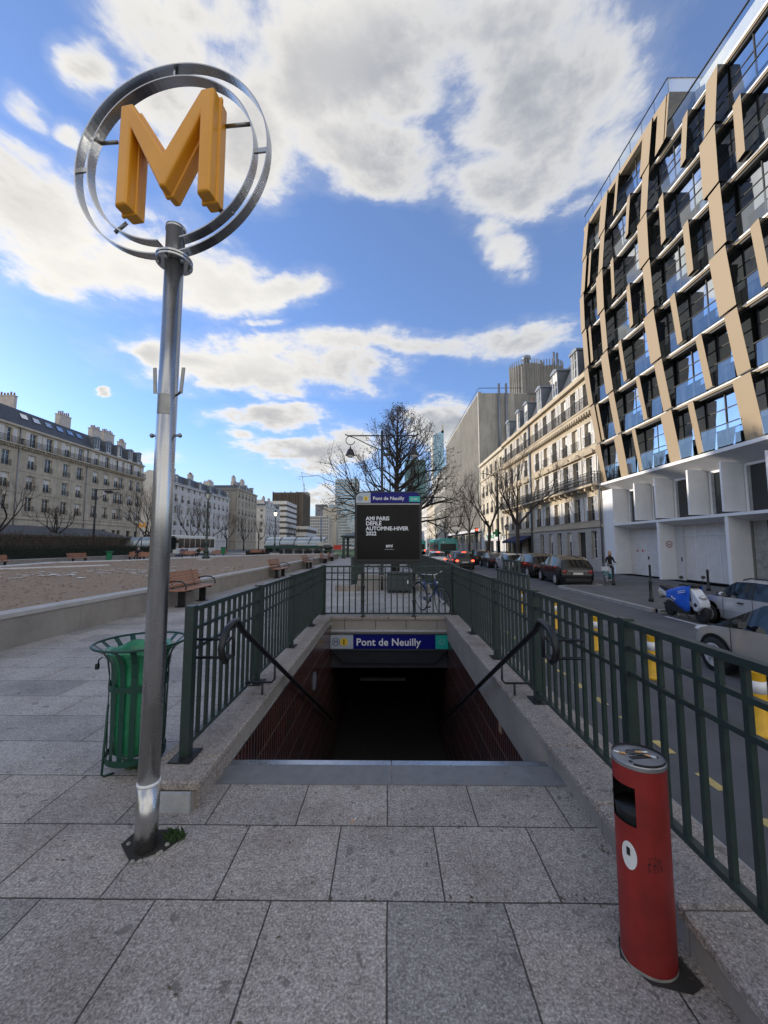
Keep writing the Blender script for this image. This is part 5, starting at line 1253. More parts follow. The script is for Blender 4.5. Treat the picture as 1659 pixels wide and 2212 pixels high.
# ---------------------------------------------------------------- benches
def bench(label,loc,rz,group='wooden slat benches',grey=False):
    t=thing('bench',label,'bench',loc,rz,group); wd='wood_grey' if grey else 'wood_bench'
    L=1.9   # along x, seat toward -y
    b=mb(wd)
    for i in range(6): y=-.52+i*.082; b.cbox(-L/2,y,.43+.012*abs(i-2.5)/2.5,L/2,y+.066,.46+.012*abs(i-2.5)/2.5,.008)
    part('seat',b,t)
    b=mb(wd)
    for i in range(5): z=.52+i*.082; y=-.005+i*.028; b.obox((0,y,z+.03),L*.98,.028,.066,Matrix.Rotation(-.32,3,'X'))
    part('backrest',b,t)
    for x in (-.58,.58):
        b=mb('black_metal',True); b.smooth=False; b.box(x-.03,-.34,.02,x+.03,-.16,.42); b.box(x-.025,-.50,.40,x+.025,.02,.435); b.bar((x,-.02,.42),(x,.13,.93),.05,.02); b.lathe([(.17,.0),(.17,.012),(.05,.03)],(x,-.25,0),16); part('leg',b,t)
    for x in (-L/2+.1,L/2-.1):
        b=mb('black_metal',True); b.tube([(x,.02,.66),(x,-.18,.70),(x,-.36,.69),(x,-.47,.62),(x,-.50,.52),(x,-.46,.44)],.02,8); part('armrest',b,t)
    return t
B0=bench('orange brown slat bench against the granite wall just right of the steel pole',(-5.78,11.0,0),-PH+math.pi,)
def bn(label,x,y,rz,**k): 
    o=dup(B0,(x,y,0 if 'z' not in k else k['z']),rz,label); return o
# the seat faces +x for the near row
B0.rotation_euler.z=PH
bn('slat bench against the granite wall, second from the steel pole',-5.80,19.9,PH); bn('slat bench against the granite wall, third from the steel pole',-5.88,27.6,PH)
bn('slat bench against the granite wall, fourth from the steel pole',-5.95,35.0,PH); bn('slat bench against the granite wall nearest the green pergola',-6.05,40.0,PH)
bn('reddish slat bench cut by the left edge of the photo below the hedge',-28.2,27.4,PH-.1); bn('reddish slat bench below the hedge, left of the green litter bin',-28.0,34.6,PH-.15); bn('slat bench behind the seated person in a grey scarf',-28.2,43.5,PH)
for i,(x,y,lab) in enumerate(((-26.0,39.8,'bench seen from behind with a person in a grey scarf beside it'),(-24.5,39.2,'bench seen from behind touching the left side of the steel pole'),(-24.8,47.8,'bench seen from behind with two seated people in front of the bus'),(-22.6,51.6,'bench seen from behind to the right of the near green lamp post'))): bn(lab,x,y,.12*(i-1))
bn('slat bench in front of the dark hedge under the glinting lantern',-18.8,61.0,0); bn('slat bench at the left end of the hedge under the glinting lantern',-20.9,61.0,0)

# ---------------------------------------------------------------- people
def figure(name,label,loc,rz,pose,parts,h=1.7,cloth='cloth_black',group=None):
    """body grown with Skin from one joint chain; extra pieces are its children"""
    t=thing(name,label,'person',loc,rz,group)
    me=bpy.data.meshes.new('body'); V=[p[0] for p in pose]; E=[(i,p[2]) for i,p in enumerate(pose) if p[2] is not None]
    me.from_pydata(V,E,[]); o=link('body',me,t); me.materials.append(MATS[cloth]); sk=o.modifiers.new('skin','SKIN')
    for i,p in enumerate(pose):
        r=p[1]; me.skin_vertices[0].data[i].radius=(r,r) if not isinstance(r,tuple) else r
    me.skin_vertices[0].data[0].use_root=True
    sk.use_smooth_shade=True; sb=o.modifiers.new('sub','SUBSURF'); sb.levels=1; sb.render_levels=1
    for nm,bb in parts: part(nm,bb,t)
    return t
def headparts(c,hair,long=False,yaw=0):
    x,y,z=c; A=[]
    b=mb('skin',True); b.ball((x,y,z),.075,.09,.115,12,8); b.ball((x,y-.088,z-.012),.013,.02,.022,6,4); b.ball((x-.075,y,z),.012,.02,.03,6,4); b.ball((x+.075,y,z),.012,.02,.03,6,4)
    b.use('text_dark'); b.ball((x-.03,y-.078,z+.012),.011,.008,.008,6,4); b.ball((x+.03,y-.078,z+.012),.011,.008,.008,6,4); b.use('lamp_red'); b.ball((x,y-.08,z-.052),.022,.008,.007,6,4); A.append(('head',b))
    b=mb(hair,True); b.ball((x,y+.018,z+.03),.086,.095,.105,12,8)
    if long: b.ball((x-.07,y+.02,z-.09),.03,.05,.12,8,6); b.ball((x+.07,y+.02,z-.09),.03,.05,.12,8,6); b.ball((x,y+.07,z-.08),.08,.04,.14,8,6)
    A.append(('hair',b)); return A
def hand(c,d,m='skin'):
    """palm, four fingers and thumb curled round a bar"""
    b=mb(m,True); x,y,z=c; b.ball((x,y,z),.038,.045,.018,8,5)
    for i in range(4): fx=x-.027+.018*i; b.tube([(fx,y+.035*d,z),(fx,y+.07*d,z-.008),(fx,y+.085*d,z-.03),(fx,y+.07*d,z-.048)],[.009,.009,.008,.007],6)
    b.tube([(x+.035,y,z),(x+.055,y+.02*d,z-.012),(x+.05,y+.045*d,z-.03)],[.01,.009,.008],6); return b
# woman pushing the bicycle, facing the camera (-y)
wz=RZ+.12
P=[((0,0,.92),(.15,.11),None),((0,.0,1.10),(.125,.095),0),((0,-.01,1.30),(.155,.10),1),((0,-.01,1.42),(.07,.06),2),((0,-.015,1.50),(.05,.05),3),
   ((-.19,-.0,1.36),.06,2),((-.36,-.10,1.18),.05,5),((-.50,-.28,1.08),.035,6),
   ((.19,0,1.36),.06,2),((.22,-.08,1.12),.05,8),((.12,-.30,1.06),.035,9),
   ((-.09,.0,.84),.10,0),((-.10,-.10,.48),.075,11),((-.10,.02,.10),.045,12),
   ((.09,0,.84),.10,0),((.12,.05,.47),.072,14),((.14,.20,.12),.045,15)]
sh=mb('shoe_white',True); sh.ball((-.10,-.04,.05),.05,.125,.05,10,6)
sh2=mb('shoe_white',True); sh2.ball((.14,.16,.07),.05,.12,.05,10,6)
h_=headparts((0,-.035,1.61),'hair_blond',True)
wm=figure('person','woman in black walking a turquoise bicycle along the far pavement',(12.8,22.5,wz),.25,P,h_+[('shoe',sh),('shoe',sh2),('hand',hand((-.50,-.30,1.07),-1)),('hand',hand((.12,-.32,1.05),-1))],group=None)
# seated figures seen over bench backs
def seated(label,loc,rz,cl,hair,scarf=None):
    P=[((0,0,.52),(.17,.14),None),((0,.02,.75),(.15,.12),0),((0,.02,.98),(.19,.12),1),((0,.0,1.11),(.07,.06),2),((0,-.01,1.17),(.05,.05),3),
       ((-.22,0,1.02),.07,2),((-.27,-.08,.78),.055,5),((-.15,-.30,.70),.038,6),((.22,0,1.02),.07,2),((.27,-.08,.78),.055,8),((.15,-.30,.70),.038,9),
       ((-.1,-.08,.50),.10,0),((-.12,-.46,.52),.075,11),((-.12,-.50,.10),.05,12),((.1,-.08,.50),.10,0),((.12,-.46,.52),.075,14),((.12,-.50,.10),.05,15)]
    pr=headparts((0,-.02,1.29),hair,scarf is not None)
    for sx in (-1,1): s_=mb('trim_black',True); s_.ball((.12*sx,-.57,.05),.05,.12,.05,8,5); pr.append(('shoe',s_)); pr.append(('hand',hand((.15*sx,-.33,.70),-1)))
    if scarf: s_=mb(scarf,True); s_.tube([(.11*math.cos(a),.0+.10*math.sin(a),1.12) for a in [k*.6 for k in range(11)]],.045,6,closed=True); s_.ball((.0,.14,.92),.13,.06,.26,8,6); pr.append(('scarf',s_))
    return figure('person',label,loc,rz,P,pr,cloth=cl)
seated('person with grey scarf in dark coat seated left of the steel pole',(-25.9,39.9,0.02),.12,'cloth_black','cloth_grey','cloth_grey')
seated('dark clothed person on the bench before the bus, left one of the pair',(-25.6,47.9,0.02),.1,'cloth_blue','bark_dark'); seated('dark clothed person on the bench before the bus, right one of the pair',(-23.6,47.9,0.02),.0,'cloth_black','bark_dark')
# two pedestrians beyond the pergola posts
def walker(label,x,y,cl,rz=0,z=0):
    P=[((0,0,.92),(.15,.11),None),((0,.0,1.10),(.125,.095),0),((0,0,1.30),(.165,.10),1),((0,0,1.42),(.07,.06),2),((0,0,1.50),(.05,.05),3),((-.2,0,1.36),.06,2),((-.25,.06,1.1),.05,5),((-.22,-.05,.86),.035,6),((.2,0,1.36),.06,2),((.25,-.06,1.1),.05,8),((.22,-.16,.88),.035,9),((-.09,0,.84),.10,0),((-.1,-.12,.48),.075,11),((-.1,-.18,.08),.05,12),((.09,0,.84),.1,0),((.1,.06,.48),.075,14),((.1,.22,.12),.05,15)]
    pr=headparts((0,-.02,1.61),'bark_dark'); 
    for hx,hy,hz in ((-.22,-.07,.84),(.22,-.18,.86)): pr.append(('hand',hand((hx,hy,hz),-1)))
    return figure('person',label,(x,y,z),rz,P,pr,cloth=cl)
walker('pedestrian in black walking between the pergola posts left of the advertising panel',-2.5,44,'cloth_black')
walker('pedestrian in dark coat on the far pavement beyond the nearer bus',13.2,52,'cloth_black',0,wz); walker('pedestrian in blue on the far pavement beside the ribbed office block',12.6,57,'cloth_blue',0,wz)

# ---------------------------------------------------------------- lamp posts, bins, bollards
def lamp_post(label,loc,H,lit=False,group='old style green lamp posts'):  # lit: panes emit in place of a sun glint
    t=thing('lamp_post',label,'lamp post',loc,0,group)
    part('plinth',mb('stone_cap').cbox(-.55,-.35,-.12,.55,.35,.10,.03),t)
    b=mb('green_rail',True); b.lathe([(.28,.1),(.28,.22),(.20,.30),(.17,.55),(.22,.62),(.13,.75),(.11,1.2),(.14,1.26),(.08,1.35),(.06,H-1.0),(.09,H-.95),(.05,H-.85),(.04,H-.72)],(0,0,0),14); part('post',b,t)
    b=mb('green_rail'); s=H-.70
    for k in range(4):
        a=k*PH+PH/2; b.bar((.11*math.cos(a),.11*math.sin(a),s),(.23*math.cos(a),.23*math.sin(a),s+.42),.025,.025)
    b.box(-.09,-.09,s-.02,.09,.09,s+.02); b.add([(-.21,-.21,s+.42),(.21,-.21,s+.42),(.21,.21,s+.42),(-.21,.21,s+.42),(-.07,-.07,s+.60),(.07,-.07,s+.60),(.07,.07,s+.60),(-.07,.07,s+.60)],[(0,1,5,4),(1,2,6,5),(2,3,7,6),(3,0,4,7),(4,5,6,7),(3,2,1,0)]); b.ball((0,0,s+.66),.05,.05,.08); la=part('lantern',b,t)
    b=mb('lantern_glint' if lit else 'lantern_glass'); b.add([(-.07,-.07,s+.02),(.07,-.07,s+.02),(.07,.07,s+.02),(-.07,.07,s+.02),(-.15,-.15,s+.41),(.15,-.15,s+.41),(.15,.15,s+.41),(-.15,.15,s+.41)],[(0,1,5,4),(1,2,6,5),(2,3,7,6),(3,0,4,7)]); part('lantern_pane',b,la)
    return t
lamp_post('green lamp post standing on the brown bed right of the steel pole',(-13.7,29,.52),5.3); lamp_post('green lamp post with a sun glint painted as glow on its lantern in front of the brown concrete block',(-14.7,50,.52),5.6,True)
lamp_post('green lamp post behind the hedge beside the tall dark street light',(-38.2,58,0),5.6); lamp_post('small lantern post on the far pavement beside the navy awning',(14.4,47,wz),4.6)
t=thing('street_light','tall dark street light with a long arm in front of the stone buildings','street light',(-38.5,50,0)); part('pole',mb('dark_iron',True).tube([(0,0,0),(0,0,9.)],.11,8),t); part('arm',mb('dark_iron',True).tube([(0,0,8.9),(3.2,0,8.95)],.05,6).tube([(0,0,7.6),(1.5,0,8.4),(3.2,0,8.6)],.04,6),t); part('lamp_head',mb('dark_iron').box(1.2,-.15,8.5,2.1,.15,8.8),t)
t=thing('street_light','tall dark street light standing between the two nearest right hand trees','street light',(13.6,47.5,wz)); part('pole',mb('dark_iron',True).tube([(0,0,0),(0,0,11.)],.11,8),t); part('arm',mb('dark_iron',True).tube([(0,0,10.6),(-2,0,11)],.05,6),t)
def small_bin(label,loc):
    t=thing('litter_bin',label,'litter bin',loc,0,'green litter bins of the square'); b=mb('green_plastic'); b.lathe([(.24,.12),(.26,.85),(.36,.98),(.36,1.02)],(0,0,0),12); part('body',b,t)
    for a in (0,2.1,4.2): part('leg',mb('bin_green').bar((.2*math.cos(a),.2*math.sin(a),0),(.2*math.cos(a),.2*math.sin(a),.14),.03,.03),t)
small_bin('green litter bin beside the bench below the clipped hedge',(-28.3,39,0)); small_bin('green litter bin in front of the white and green bus',(-21.4,50,.35))
def bollard(label,x,y,h=1.05,g='dark bollards on the far pavement',z=wz,r=.055):
    t=thing('bollard',label,'bollard',(x,y,z),0,g); b=mb('dark_iron',True); b.lathe([(r*1.5,0),(r*1.5,.12),(r,.16),(r*.85,h-.12),(r*1.05,h-.10),(r*1.05,h-.06),(r*.8,h-.04),(r*.85,h),(0,h+.015)],(0,0,0),12); part('post',b,t); return t
bollard('dark bollard in front of the turquoise bicycle wheel',11.75,20.4,.95); bollard('taller looking dark bollard farther back in front of the entrance door',14.2,21.2,1.0); bollard('dark bollard standing near the kerb left of the scooter',9.7,14.5,.80); bollard('dark bollard right behind the scooter handlebar',14.6,17.9,.95)
for i,y in enumerate((42,46,50,54,58,62)): bollard(('small dark post %s along the road edge beside the buses'%('nearest','second','third','fourth','fifth','farthest')[i]),4.4,y,.95,'small dark posts beside the bus lane',RZ)
def flexpost(label,x,y,h=.68,r=.065):
    t=thing('lane_post',label,'lane post',(x,y,RZ),0,'yellow and white lane posts'); b=mb('yellow_post',True); b.lathe([(r*1.6,0),(r*1.5,.04),(r,.07),(r,h),(r*1.04,h+.004),(r*1.04,h+.05),(0,h+.06)],(0,0,0),16); part('post',b,t)
    b=mb('white_paint',True); b.lathe([(r*1.02,h-.22),(r*1.02,h-.08)],(0,0,0),16); part('reflective_band',b,t)
flexpost('yellow lane post with white band nearest the camera beside the beige car',4.33,4.72,.70,.085); flexpost('yellow lane post second from the camera',4.38,6.6); flexpost('yellow lane post third from the camera',4.36,8.3); flexpost('yellow lane post fourth from the camera',4.4,10.4); flexpost('yellow lane post farthest from the camera',4.4,12.8)

# ---------------------------------------------------------------- canopies, pavilion, pergola, barrier, far M sign
def canopy(label,x0,x1,y,z0,z1,grp='glass barrel canopies over the metro exits'):
    t=thing('glass_canopy',label,'canopy',((x0+x1)/2,y,0),0,grp); L=(x1-x0)/2
    arc=[(1.7*math.cos(a)*-1+1.6,z0+(z1-z0)*math.sin(a)) for a in [rad(8+k*10.5) for k in range(10)]]
    b=mb('canopy_glass',True); vs=[];F=[]
    for x in (-L,L): vs+=[(x+ (0 if x<0 else .35*(z-z0)),yy,z) for yy,z in arc]
    n=len(arc); F=[[i,i+1,n+i+1,n+i] for i in range(n-1)]; b.add(vs,F); part('glass_vault',b,t)
    for k in range(5):
        x=-L+2*L*k/4; part('rib',mb('dark_iron',True).tube([(x+(.35*(z-z0)*k/4),yy-.02,z+.02) for yy,z in arc],.06,5),t)
    b=mb('bin_green'); b.box(-L,-.25,z0-.45,L,.1,z0); b.box(-L+.2,0,-.1,L-.2,.12,z0-.45) if False else None; part('gutter',b,t)
    b=mb('glass_dark'); b.box(-L+.1,.1,0,L-.1,.14,z0-.45); part('glass_screen',b,t)
canopy('curved glass metro canopy in front of the white houses left of the pergola',-19.2,-10.2,60,1.55,2.85); canopy('curved glass metro canopy behind the steel pole and the seated person',-41.5,-33.5,57,1.0,2.9)
t=thing('pavilion','long low pavilion with a dark standing seam zinc roof on the left','pavilion',(-44,22,0))
b=mb('slate'); b.add([(5.2,0,2.72),(5.2,36,2.72),(1.2,34.5,3.9),(1.2,0,3.9),(-3,0,2.8),(-3,36,2.8)],[(0,1,2,3),(3,2,5,4),(1,5,2)]); b.use('zinc_roof')
for i in range(70): y=i*.5; b.bar((5.2,y,2.75),(1.2,y,3.93),.04,.05)  # seams lighter than the pans: bright roof glints put into colour
part('roof',b,t); b=mb('dark_iron'); b.box(5.1,0,2.45,5.3,36,2.72); 
for i in range(80): b.box(5.31,i*.45,2.5,5.34,i*.45+.2,2.68)
part('fascia',b,t); b=mb('concrete_dark'); b.box(-2.5,.3,0,4.2,35.4,2.5); part('wall',b,t)
for i in range(8): part('post',mb('dark_iron').box(4.9,1+i*4.8,0,5.05,1.15+i*4.8,2.5),t)
t=thing('pergola','dark green iron pergola half hidden behind the advertising panel','pergola',(-2.6,47,0))
for x,y in ((-2.8,0),(2.8,0),(-2.8,5),(2.8,5)): part('post',mb('green_rail').box(x-.22,y-.22,.0,x+.22,y+.22,.3).box(x-.15,y-.15,.3,x+.15,y+.15,2.55),t)
b=mb('green_rail'); b.box(-3.1,-.15,2.55,3.1,.15,2.75).box(-3.1,4.85,2.55,3.1,5.15,2.75).box(-3.1,.15,2.55,-2.85,4.85,2.75).box(2.85,.15,2.55,3.1,4.85,2.75)
for a,c in (((-3.1,-.1),(0,2.5)),((3.1,-.1),(0,2.5)),((-3.1,5.1),(0,2.5)),((3.1,5.1),(0,2.5))): b.bar((a[0],a[1],2.75),(c[0],c[1],3.45),.08,.08)
b.add([(-3.2,-.3,2.76),(3.2,-.3,2.76),(0,2.5,3.45),(-3.2,5.3,2.76),(3.2,5.3,2.76)],[(0,1,2),(1,4,2),(4,3,2),(3,0,2)])
part('roof_frame',b,t)
t=thing('construction_barrier','red and white construction barriers beyond the lawn left of the pergola','barrier',(-13,92,.4))
b=mb('barrier_red'); b.box(0,0,.1,8.5,.2,1.2).box(9,-4,.2,14,-3.8,1.5); part('barrier_panel',b,t); part('white_sheet',mb('render_white').box(9.,-3.5,1.4,13,-3,2.2),t)
def far_m(label,loc):
    t=thing('metro_pole_sign',label,'sign',loc,.2); part('pole',mb('zinc_roof',True).tube([(0,0,0),(0,0,2.55)],.06,8),t)
    k=1.25; b=mb('yellow_plastic'); pts=[(x*k,z*k) for x,z in Mo]; n=len(pts); b.add([(x,-.12,z+3.1) for x,z in pts]+[(x,.12,z+3.1) for x,z in pts],[tuple(range(n)),tuple(range(2*n-1,n-1,-1))]+[(i,(i+1)%n,n+(i+1)%n,n+i) for i in range(n)]); part('letter_m',b,t,fix=True)
far_m('small distant yellow M sign on a pole just left of the steel pole',(-36.0,56.,1.6-.2)); 
t=thing('signpost','plain grey post with a small box beside the far glass canopy','signpost',(-9.9,57,0)); part('post',mb('zinc_roof',True).tube([(0,0,0),(0,0,5.6)],.14,8),t); part('box',mb('render_white').box(-.4,-.2,1.5,.4,.2,2.1),t)

# ---------------------------------------------------------------- trees
def grow(b,rs,p,d,L,r,depth,tw,spread=.55,up=.2,min_r=.02,leaf=None,lenf=.74):
    n=3; pts=[p.copy()]; rr=[r]; q=p.copy(); dd=d.copy()
    for i in range(n):
        dd=(dd+Vector((rs.gauss(0,.11),rs.gauss(0,.11),rs.gauss(0,.08)+up*.25))).normalized(); q=q+dd*(L/n); pts.append(q.copy()); rr.append(max(.006,r*(1-.32*(i+1)/n)))
    (b if depth>1 else tw).tube(pts,rr,6 if depth>2 else (4 if depth>1 else 3),caps=False)
    if depth<=0:
        if leaf:
            for _ in range(leaf[1]):
                c=pts[rs.randrange(1,4)]+Vector((rs.gauss(0,.14),rs.gauss(0,.14),rs.gauss(0,.14))); s=leaf[2]
                leaf[0].add([c+Vector((rs.uniform(-1,1),rs.uniform(-1,1),rs.uniform(-1,1)))*s for _ in range(3)],[(0,1,2)])
        return
    k=rs.choice((2,3,3)) if depth>1 else rs.choice((3,4))
    for j in range(k):
        a=rs.uniform(0,6.28); t_=dd.cross(Vector((math.cos(a),math.sin(a),.3))).normalized()
        nd=(dd+t_*spread*rs.uniform(.7,1.4)+Vector((0,0,up))).normalized()
        st=pts[-1] if j<2 else pts[rs.randrange(1,3)+0]
        grow(b,rs,st,nd,L*rs.uniform(lenf-.12,lenf+.10),rr[-1]*(.72 if j else .85),depth-1,tw,spread,up,min_r,leaf,lenf)
def bare_tree(label,loc,H,trunk,seed,depth=5,lean=(0,0),group='bare street trees',bark='bark',scale=1.,r=.17):
    rs=random.Random(seed); t=thing('bare_tree',label,'tree',loc,rs.uniform(0,6),group)
    b=mb(bark,True); tw=mb('twig')
    b.tube([(0,0,-.1),(0,0,.3),(lean[0]*.4,lean[1]*.4,trunk*.5),(lean[0],lean[1],trunk)],[r*1.4,r*1.1,r,r*.9],8)
    for k in range(4):
        a=k*1.57+rs.uniform(-.4,.4); d=Vector((math.cos(a)*.75,math.sin(a)*.75,.9)).normalized() if k else Vector((.05,.05,1)).normalized()
        grow(b,rs,Vector((lean[0],lean[1],trunk-.1)),d,(H-trunk)*.31,r*.62,depth-1,tw,.48,.26)
    part('trunk',b,t); part('crown',tw,t); return t
T=bare_tree
T('bare street tree in front of the warm stone building, nearest on the right',(11.9,35.5,wz),12,3.9,21,6,r=.19)
T('second bare tree on the right pavement, in front of the pharmacy',(12.0,46.5,wz),11.5,4.2,22,6,r=.2,lean=(.3,0))
T('third bare tree on the right pavement, in front of the ribbed office block',(12.0,57,wz),11,4,23,6)
for i,y in enumerate((69,82,97)): T(('fourth','fifth','sixth')[i]+' bare tree counting away along the right pavement',(12.2,y,wz),11,4,24+i,5)
LT=[(-39,38,9.5,'far left bare tree above the zinc roofed pavilion'),(-40,46,7,'low bare tree in front of the grey stone building, right of the downpipe'),(-38,60,12,'tall bare tree at the street corner left of the steel pole'),(-39.5,64,11,'bare tree directly behind the distant yellow M'),(-39,76,11,'bare tree just right of the steel pole'),(-39,84,11,'bare tree behind the near green lamp post'),(-39,93,10.5,'bare tree right of the near green lamp post'),
    (-39,104,10.5,'bare tree in front of the dormered end of the white mansard building'),(-39,116,10.5,'bare tree in front of the blank stone gable'),(-39,132,11,'bare tree in front of the beige stone building'),(-38,146,11,'bare tree in front of the white corner house'),(-38,160,11,'bare tree left of the glinting lantern')]
for i,(x,y,h,lab) in enumerate(LT): T(lab,(x,y,0),h,2.8,40+i,6 if y<100 else 5,bark='bark_dark')
# the big tree behind the panel: upright leader, drooping dark foliage low down
def big_tree():
    t=thing('leafy_winter_tree','large tree with thinning dark leaves rising behind the advertising panel','tree',(.45,24,0)); rs=random.Random(77)
    b=mb('bark_dark',True); tw=mb('twig'); lf=mb('leaf_dark')
    b.tube([(0,0,0),(0,0,2),(.1,0,5),(.15,0,8),(.2,.1,10.6)],[.28,.22,.14,.07,.02],8)
    for i in range(74):
        z=2.4+7.8*(i/74.); a=i*2.4+rs.uniform(-.4,.4); f=(z-2.6)/7.6
        R=(5.4*(1-f)**.95+.45)*rs.uniform(.7,1.15)
        droop=.0 if f<.35 else .45
        d=Vector((math.cos(a),math.sin(a)*.9,.45+droop*.9)).normalized()
        st=Vector((.1+.01*z,0,z)); r=.075*(1-f)+.02
        grow(b,rs,st,d,R*.42,r,3,tw,.50,.05 if f<.4 else .14,leaf=(lf,9 if f<.4 else 3,.055),lenf=.72)
    part('trunk',b,t); part('branches',tw,t); part('foliage',lf,t)
big_tree()
# ================================================================ vehicles (front toward local +x)
CARM={}
def car_meshes(kind):
    K={'hatch':dict(L=4.0,W=1.76,H=1.50,belt=.95,hood=.88,st=[(-2.0,.55,None,.88),(-1.97,.80,None,.93),(-1.86,.93,None,.97),(-1.58,.95,1.38,.99),(-1.15,.95,1.475,1),(-.2,.94,1.50,1),(.35,.93,1.47,1),(.55,.925,1.38,1),(1.15,.92,None,.99),(1.65,.82,None,.95),(1.92,.68,None,.88),(2.0,.50,None,.80)]),
       'round':dict(L=4.25,W=1.80,H=1.60,st=[(-2.1,.58,None,.85),(-2.07,.86,None,.92),(-1.98,.98,None,.97),(-1.72,1.02,1.38,.99),(-1.30,1.02,1.55,1),(-.3,1.01,1.60,1),(.25,1.0,1.57,1),(.48,.99,1.46,1),(1.05,.99,None,.99),(1.6,.93,None,.96),(1.95,.75,None,.88),(2.1,.50,None,.78)]),
       'suv':dict(L=4.6,W=1.86,H=1.62,st=[(-2.3,.55,None,.88),(-2.27,.90,None,.93),(-2.18,1.02,None,.97),(-1.92,1.04,1.42,.99),(-1.5,1.04,1.60,1),(-.4,1.03,1.63,1),(.35,1.02,1.60,1),(.6,1.01,1.48,1),(1.25,1.02,None,.99),(1.85,.93,None,.96),(2.2,.78,None,.88),(2.3,.52,None,.8)]),
       'sedan':dict(L=4.6,W=1.80,H=1.43,st=[(-2.3,.55,None,.86),(-2.27,.85,None,.91),(-2.1,.96,None,.96),(-1.75,.97,None,.98),(-1.15,.95,1.33,.99),(-.7,.94,1.42,1),(.0,.93,1.44,1),(.3,.93,1.40,1),(.5,.92,1.32,1),(1.15,.90,None,.99),(1.75,.80,None,.95),(2.15,.66,None,.88),(2.3,.48,None,.78)]),
       'coupe':dict(L=4.05,W=1.75,H=1.47,st=[(-2.0,.55,None,.86),(-1.95,.88,None,.92),(-1.8,.97,None,.97),(-1.35,.97,1.30,.99),(-.8,.95,1.44,1),(-.1,.93,1.47,1),(.4,.91,1.40,1),(.70,.90,1.25,1),(1.35,.84,None,.98),(1.7,.74,None,.94),(1.92,.60,None,.87),(2.0,.45,None,.78)])}[kind]
    if kind in CARM: return CARM[kind]
    W=K['W']/2; zb=.22
    def ring(x,zt,zr,wf):
        w=W*wf; cab=zr is not None; R=zr if cab else zt+.03; wr=w*.80 if cab else w*.90
        return [(x,-w*.90,zb),(x,-w*.985,zb+.16),(x,-w,zt*.55+zb*.45),(x,-w*.975,zt),(x,-wr,R-.045 if cab else zt+.012),(x,-wr*.72,R),(x,0,R+.015),(x,wr*.72,R),(x,wr,R-.045 if cab else zt+.012),(x,w*.975,zt),(x,w,zt*.55+zb*.45),(x,w*.985,zb+.16),(x,w*.90,zb)]
    S=K['st']; rings=[ring(*s) for s in S]; n=13; V=[p for r in rings for p in r]
    body=[];side=[[],[]];wind=[];rear=[]
    for i in range(len(S)-1):
        c0=S[i][2] is not None;c1=S[i+1][2] is not None
        for k in range(n-1):
            f=[i*n+k,(i+1)*n+k,(i+1)*n+k+1,i*n+k+1]
            if (c0 and c1) and k in (3,8): side[0 if k==3 else 1].append(f)
            elif c0!=c1 and k in (4,5,6,7): (wind if i>len(S)/2-1 else rear).append(f)
            elif c0!=c1 and k in (3,8): side[0 if k==3 else 1].append(f)
            else: body.append(f)
    body.append(list(range(n))); body.append([(len(S)-1)*n+k for k in range(n)][::-1]); 
    CARM[kind]=(K,V,body,side,wind,rear); return CARM[kind]
def submesh(V,F,m,name,smooth=True,inset=0.):
    used=sorted({i for f in F for i in f}); mp={j:i for i,j in enumerate(used)}
    me=bpy.data.meshes.new(name); me.from_pydata([V[j] for j in used],[],[[mp[i] for i in f] for f in F]); me.materials.append(MATS[m]); fixn(me)
    me.polygons.foreach_set('use_smooth',[smooth]*len(me.polygons)); me.update(); return me
def wheel(par,x,y,r,side,det=True):
    t_=mb('tyre',True); w=.20; prof=[(r*.66,-w/2),(r*.92,-w/2),(r,-w*.36),(r,w*.36),(r*.92,w/2),(r*.66,w/2)]; t_.lathe(prof,(0,0,0),24,'y'); o=part('wheel',t_,par,(x,y,r))
    b=mb('rim'); s=side
    b.use('liner_dark'); b.lathe([(0,0),(r*.66,0)],(0,s*.078,0),20,'y'); b.use('rim'); b.lathe([(r*.57,0),(r*.68,0),(r*.68,.02),(r*.57,.02)],(0,s*.10-.01,0),24,'y'); b.lathe([(0,0),(r*.18,0),(r*.18,.02),(0,.02)],(0,s*.104-.01,0),12,'y')
    for k in range(7):
        a=k*2*math.pi/7; p=(r*.10*math.cos(a),s*.100,r*.10*math.sin(a));q=(r*.60*math.cos(a),s*.100,r*.60*math.sin(a)); b.bar(p,q,.065,.02,up=(0,1,0))
    part('rim',b,o); return o
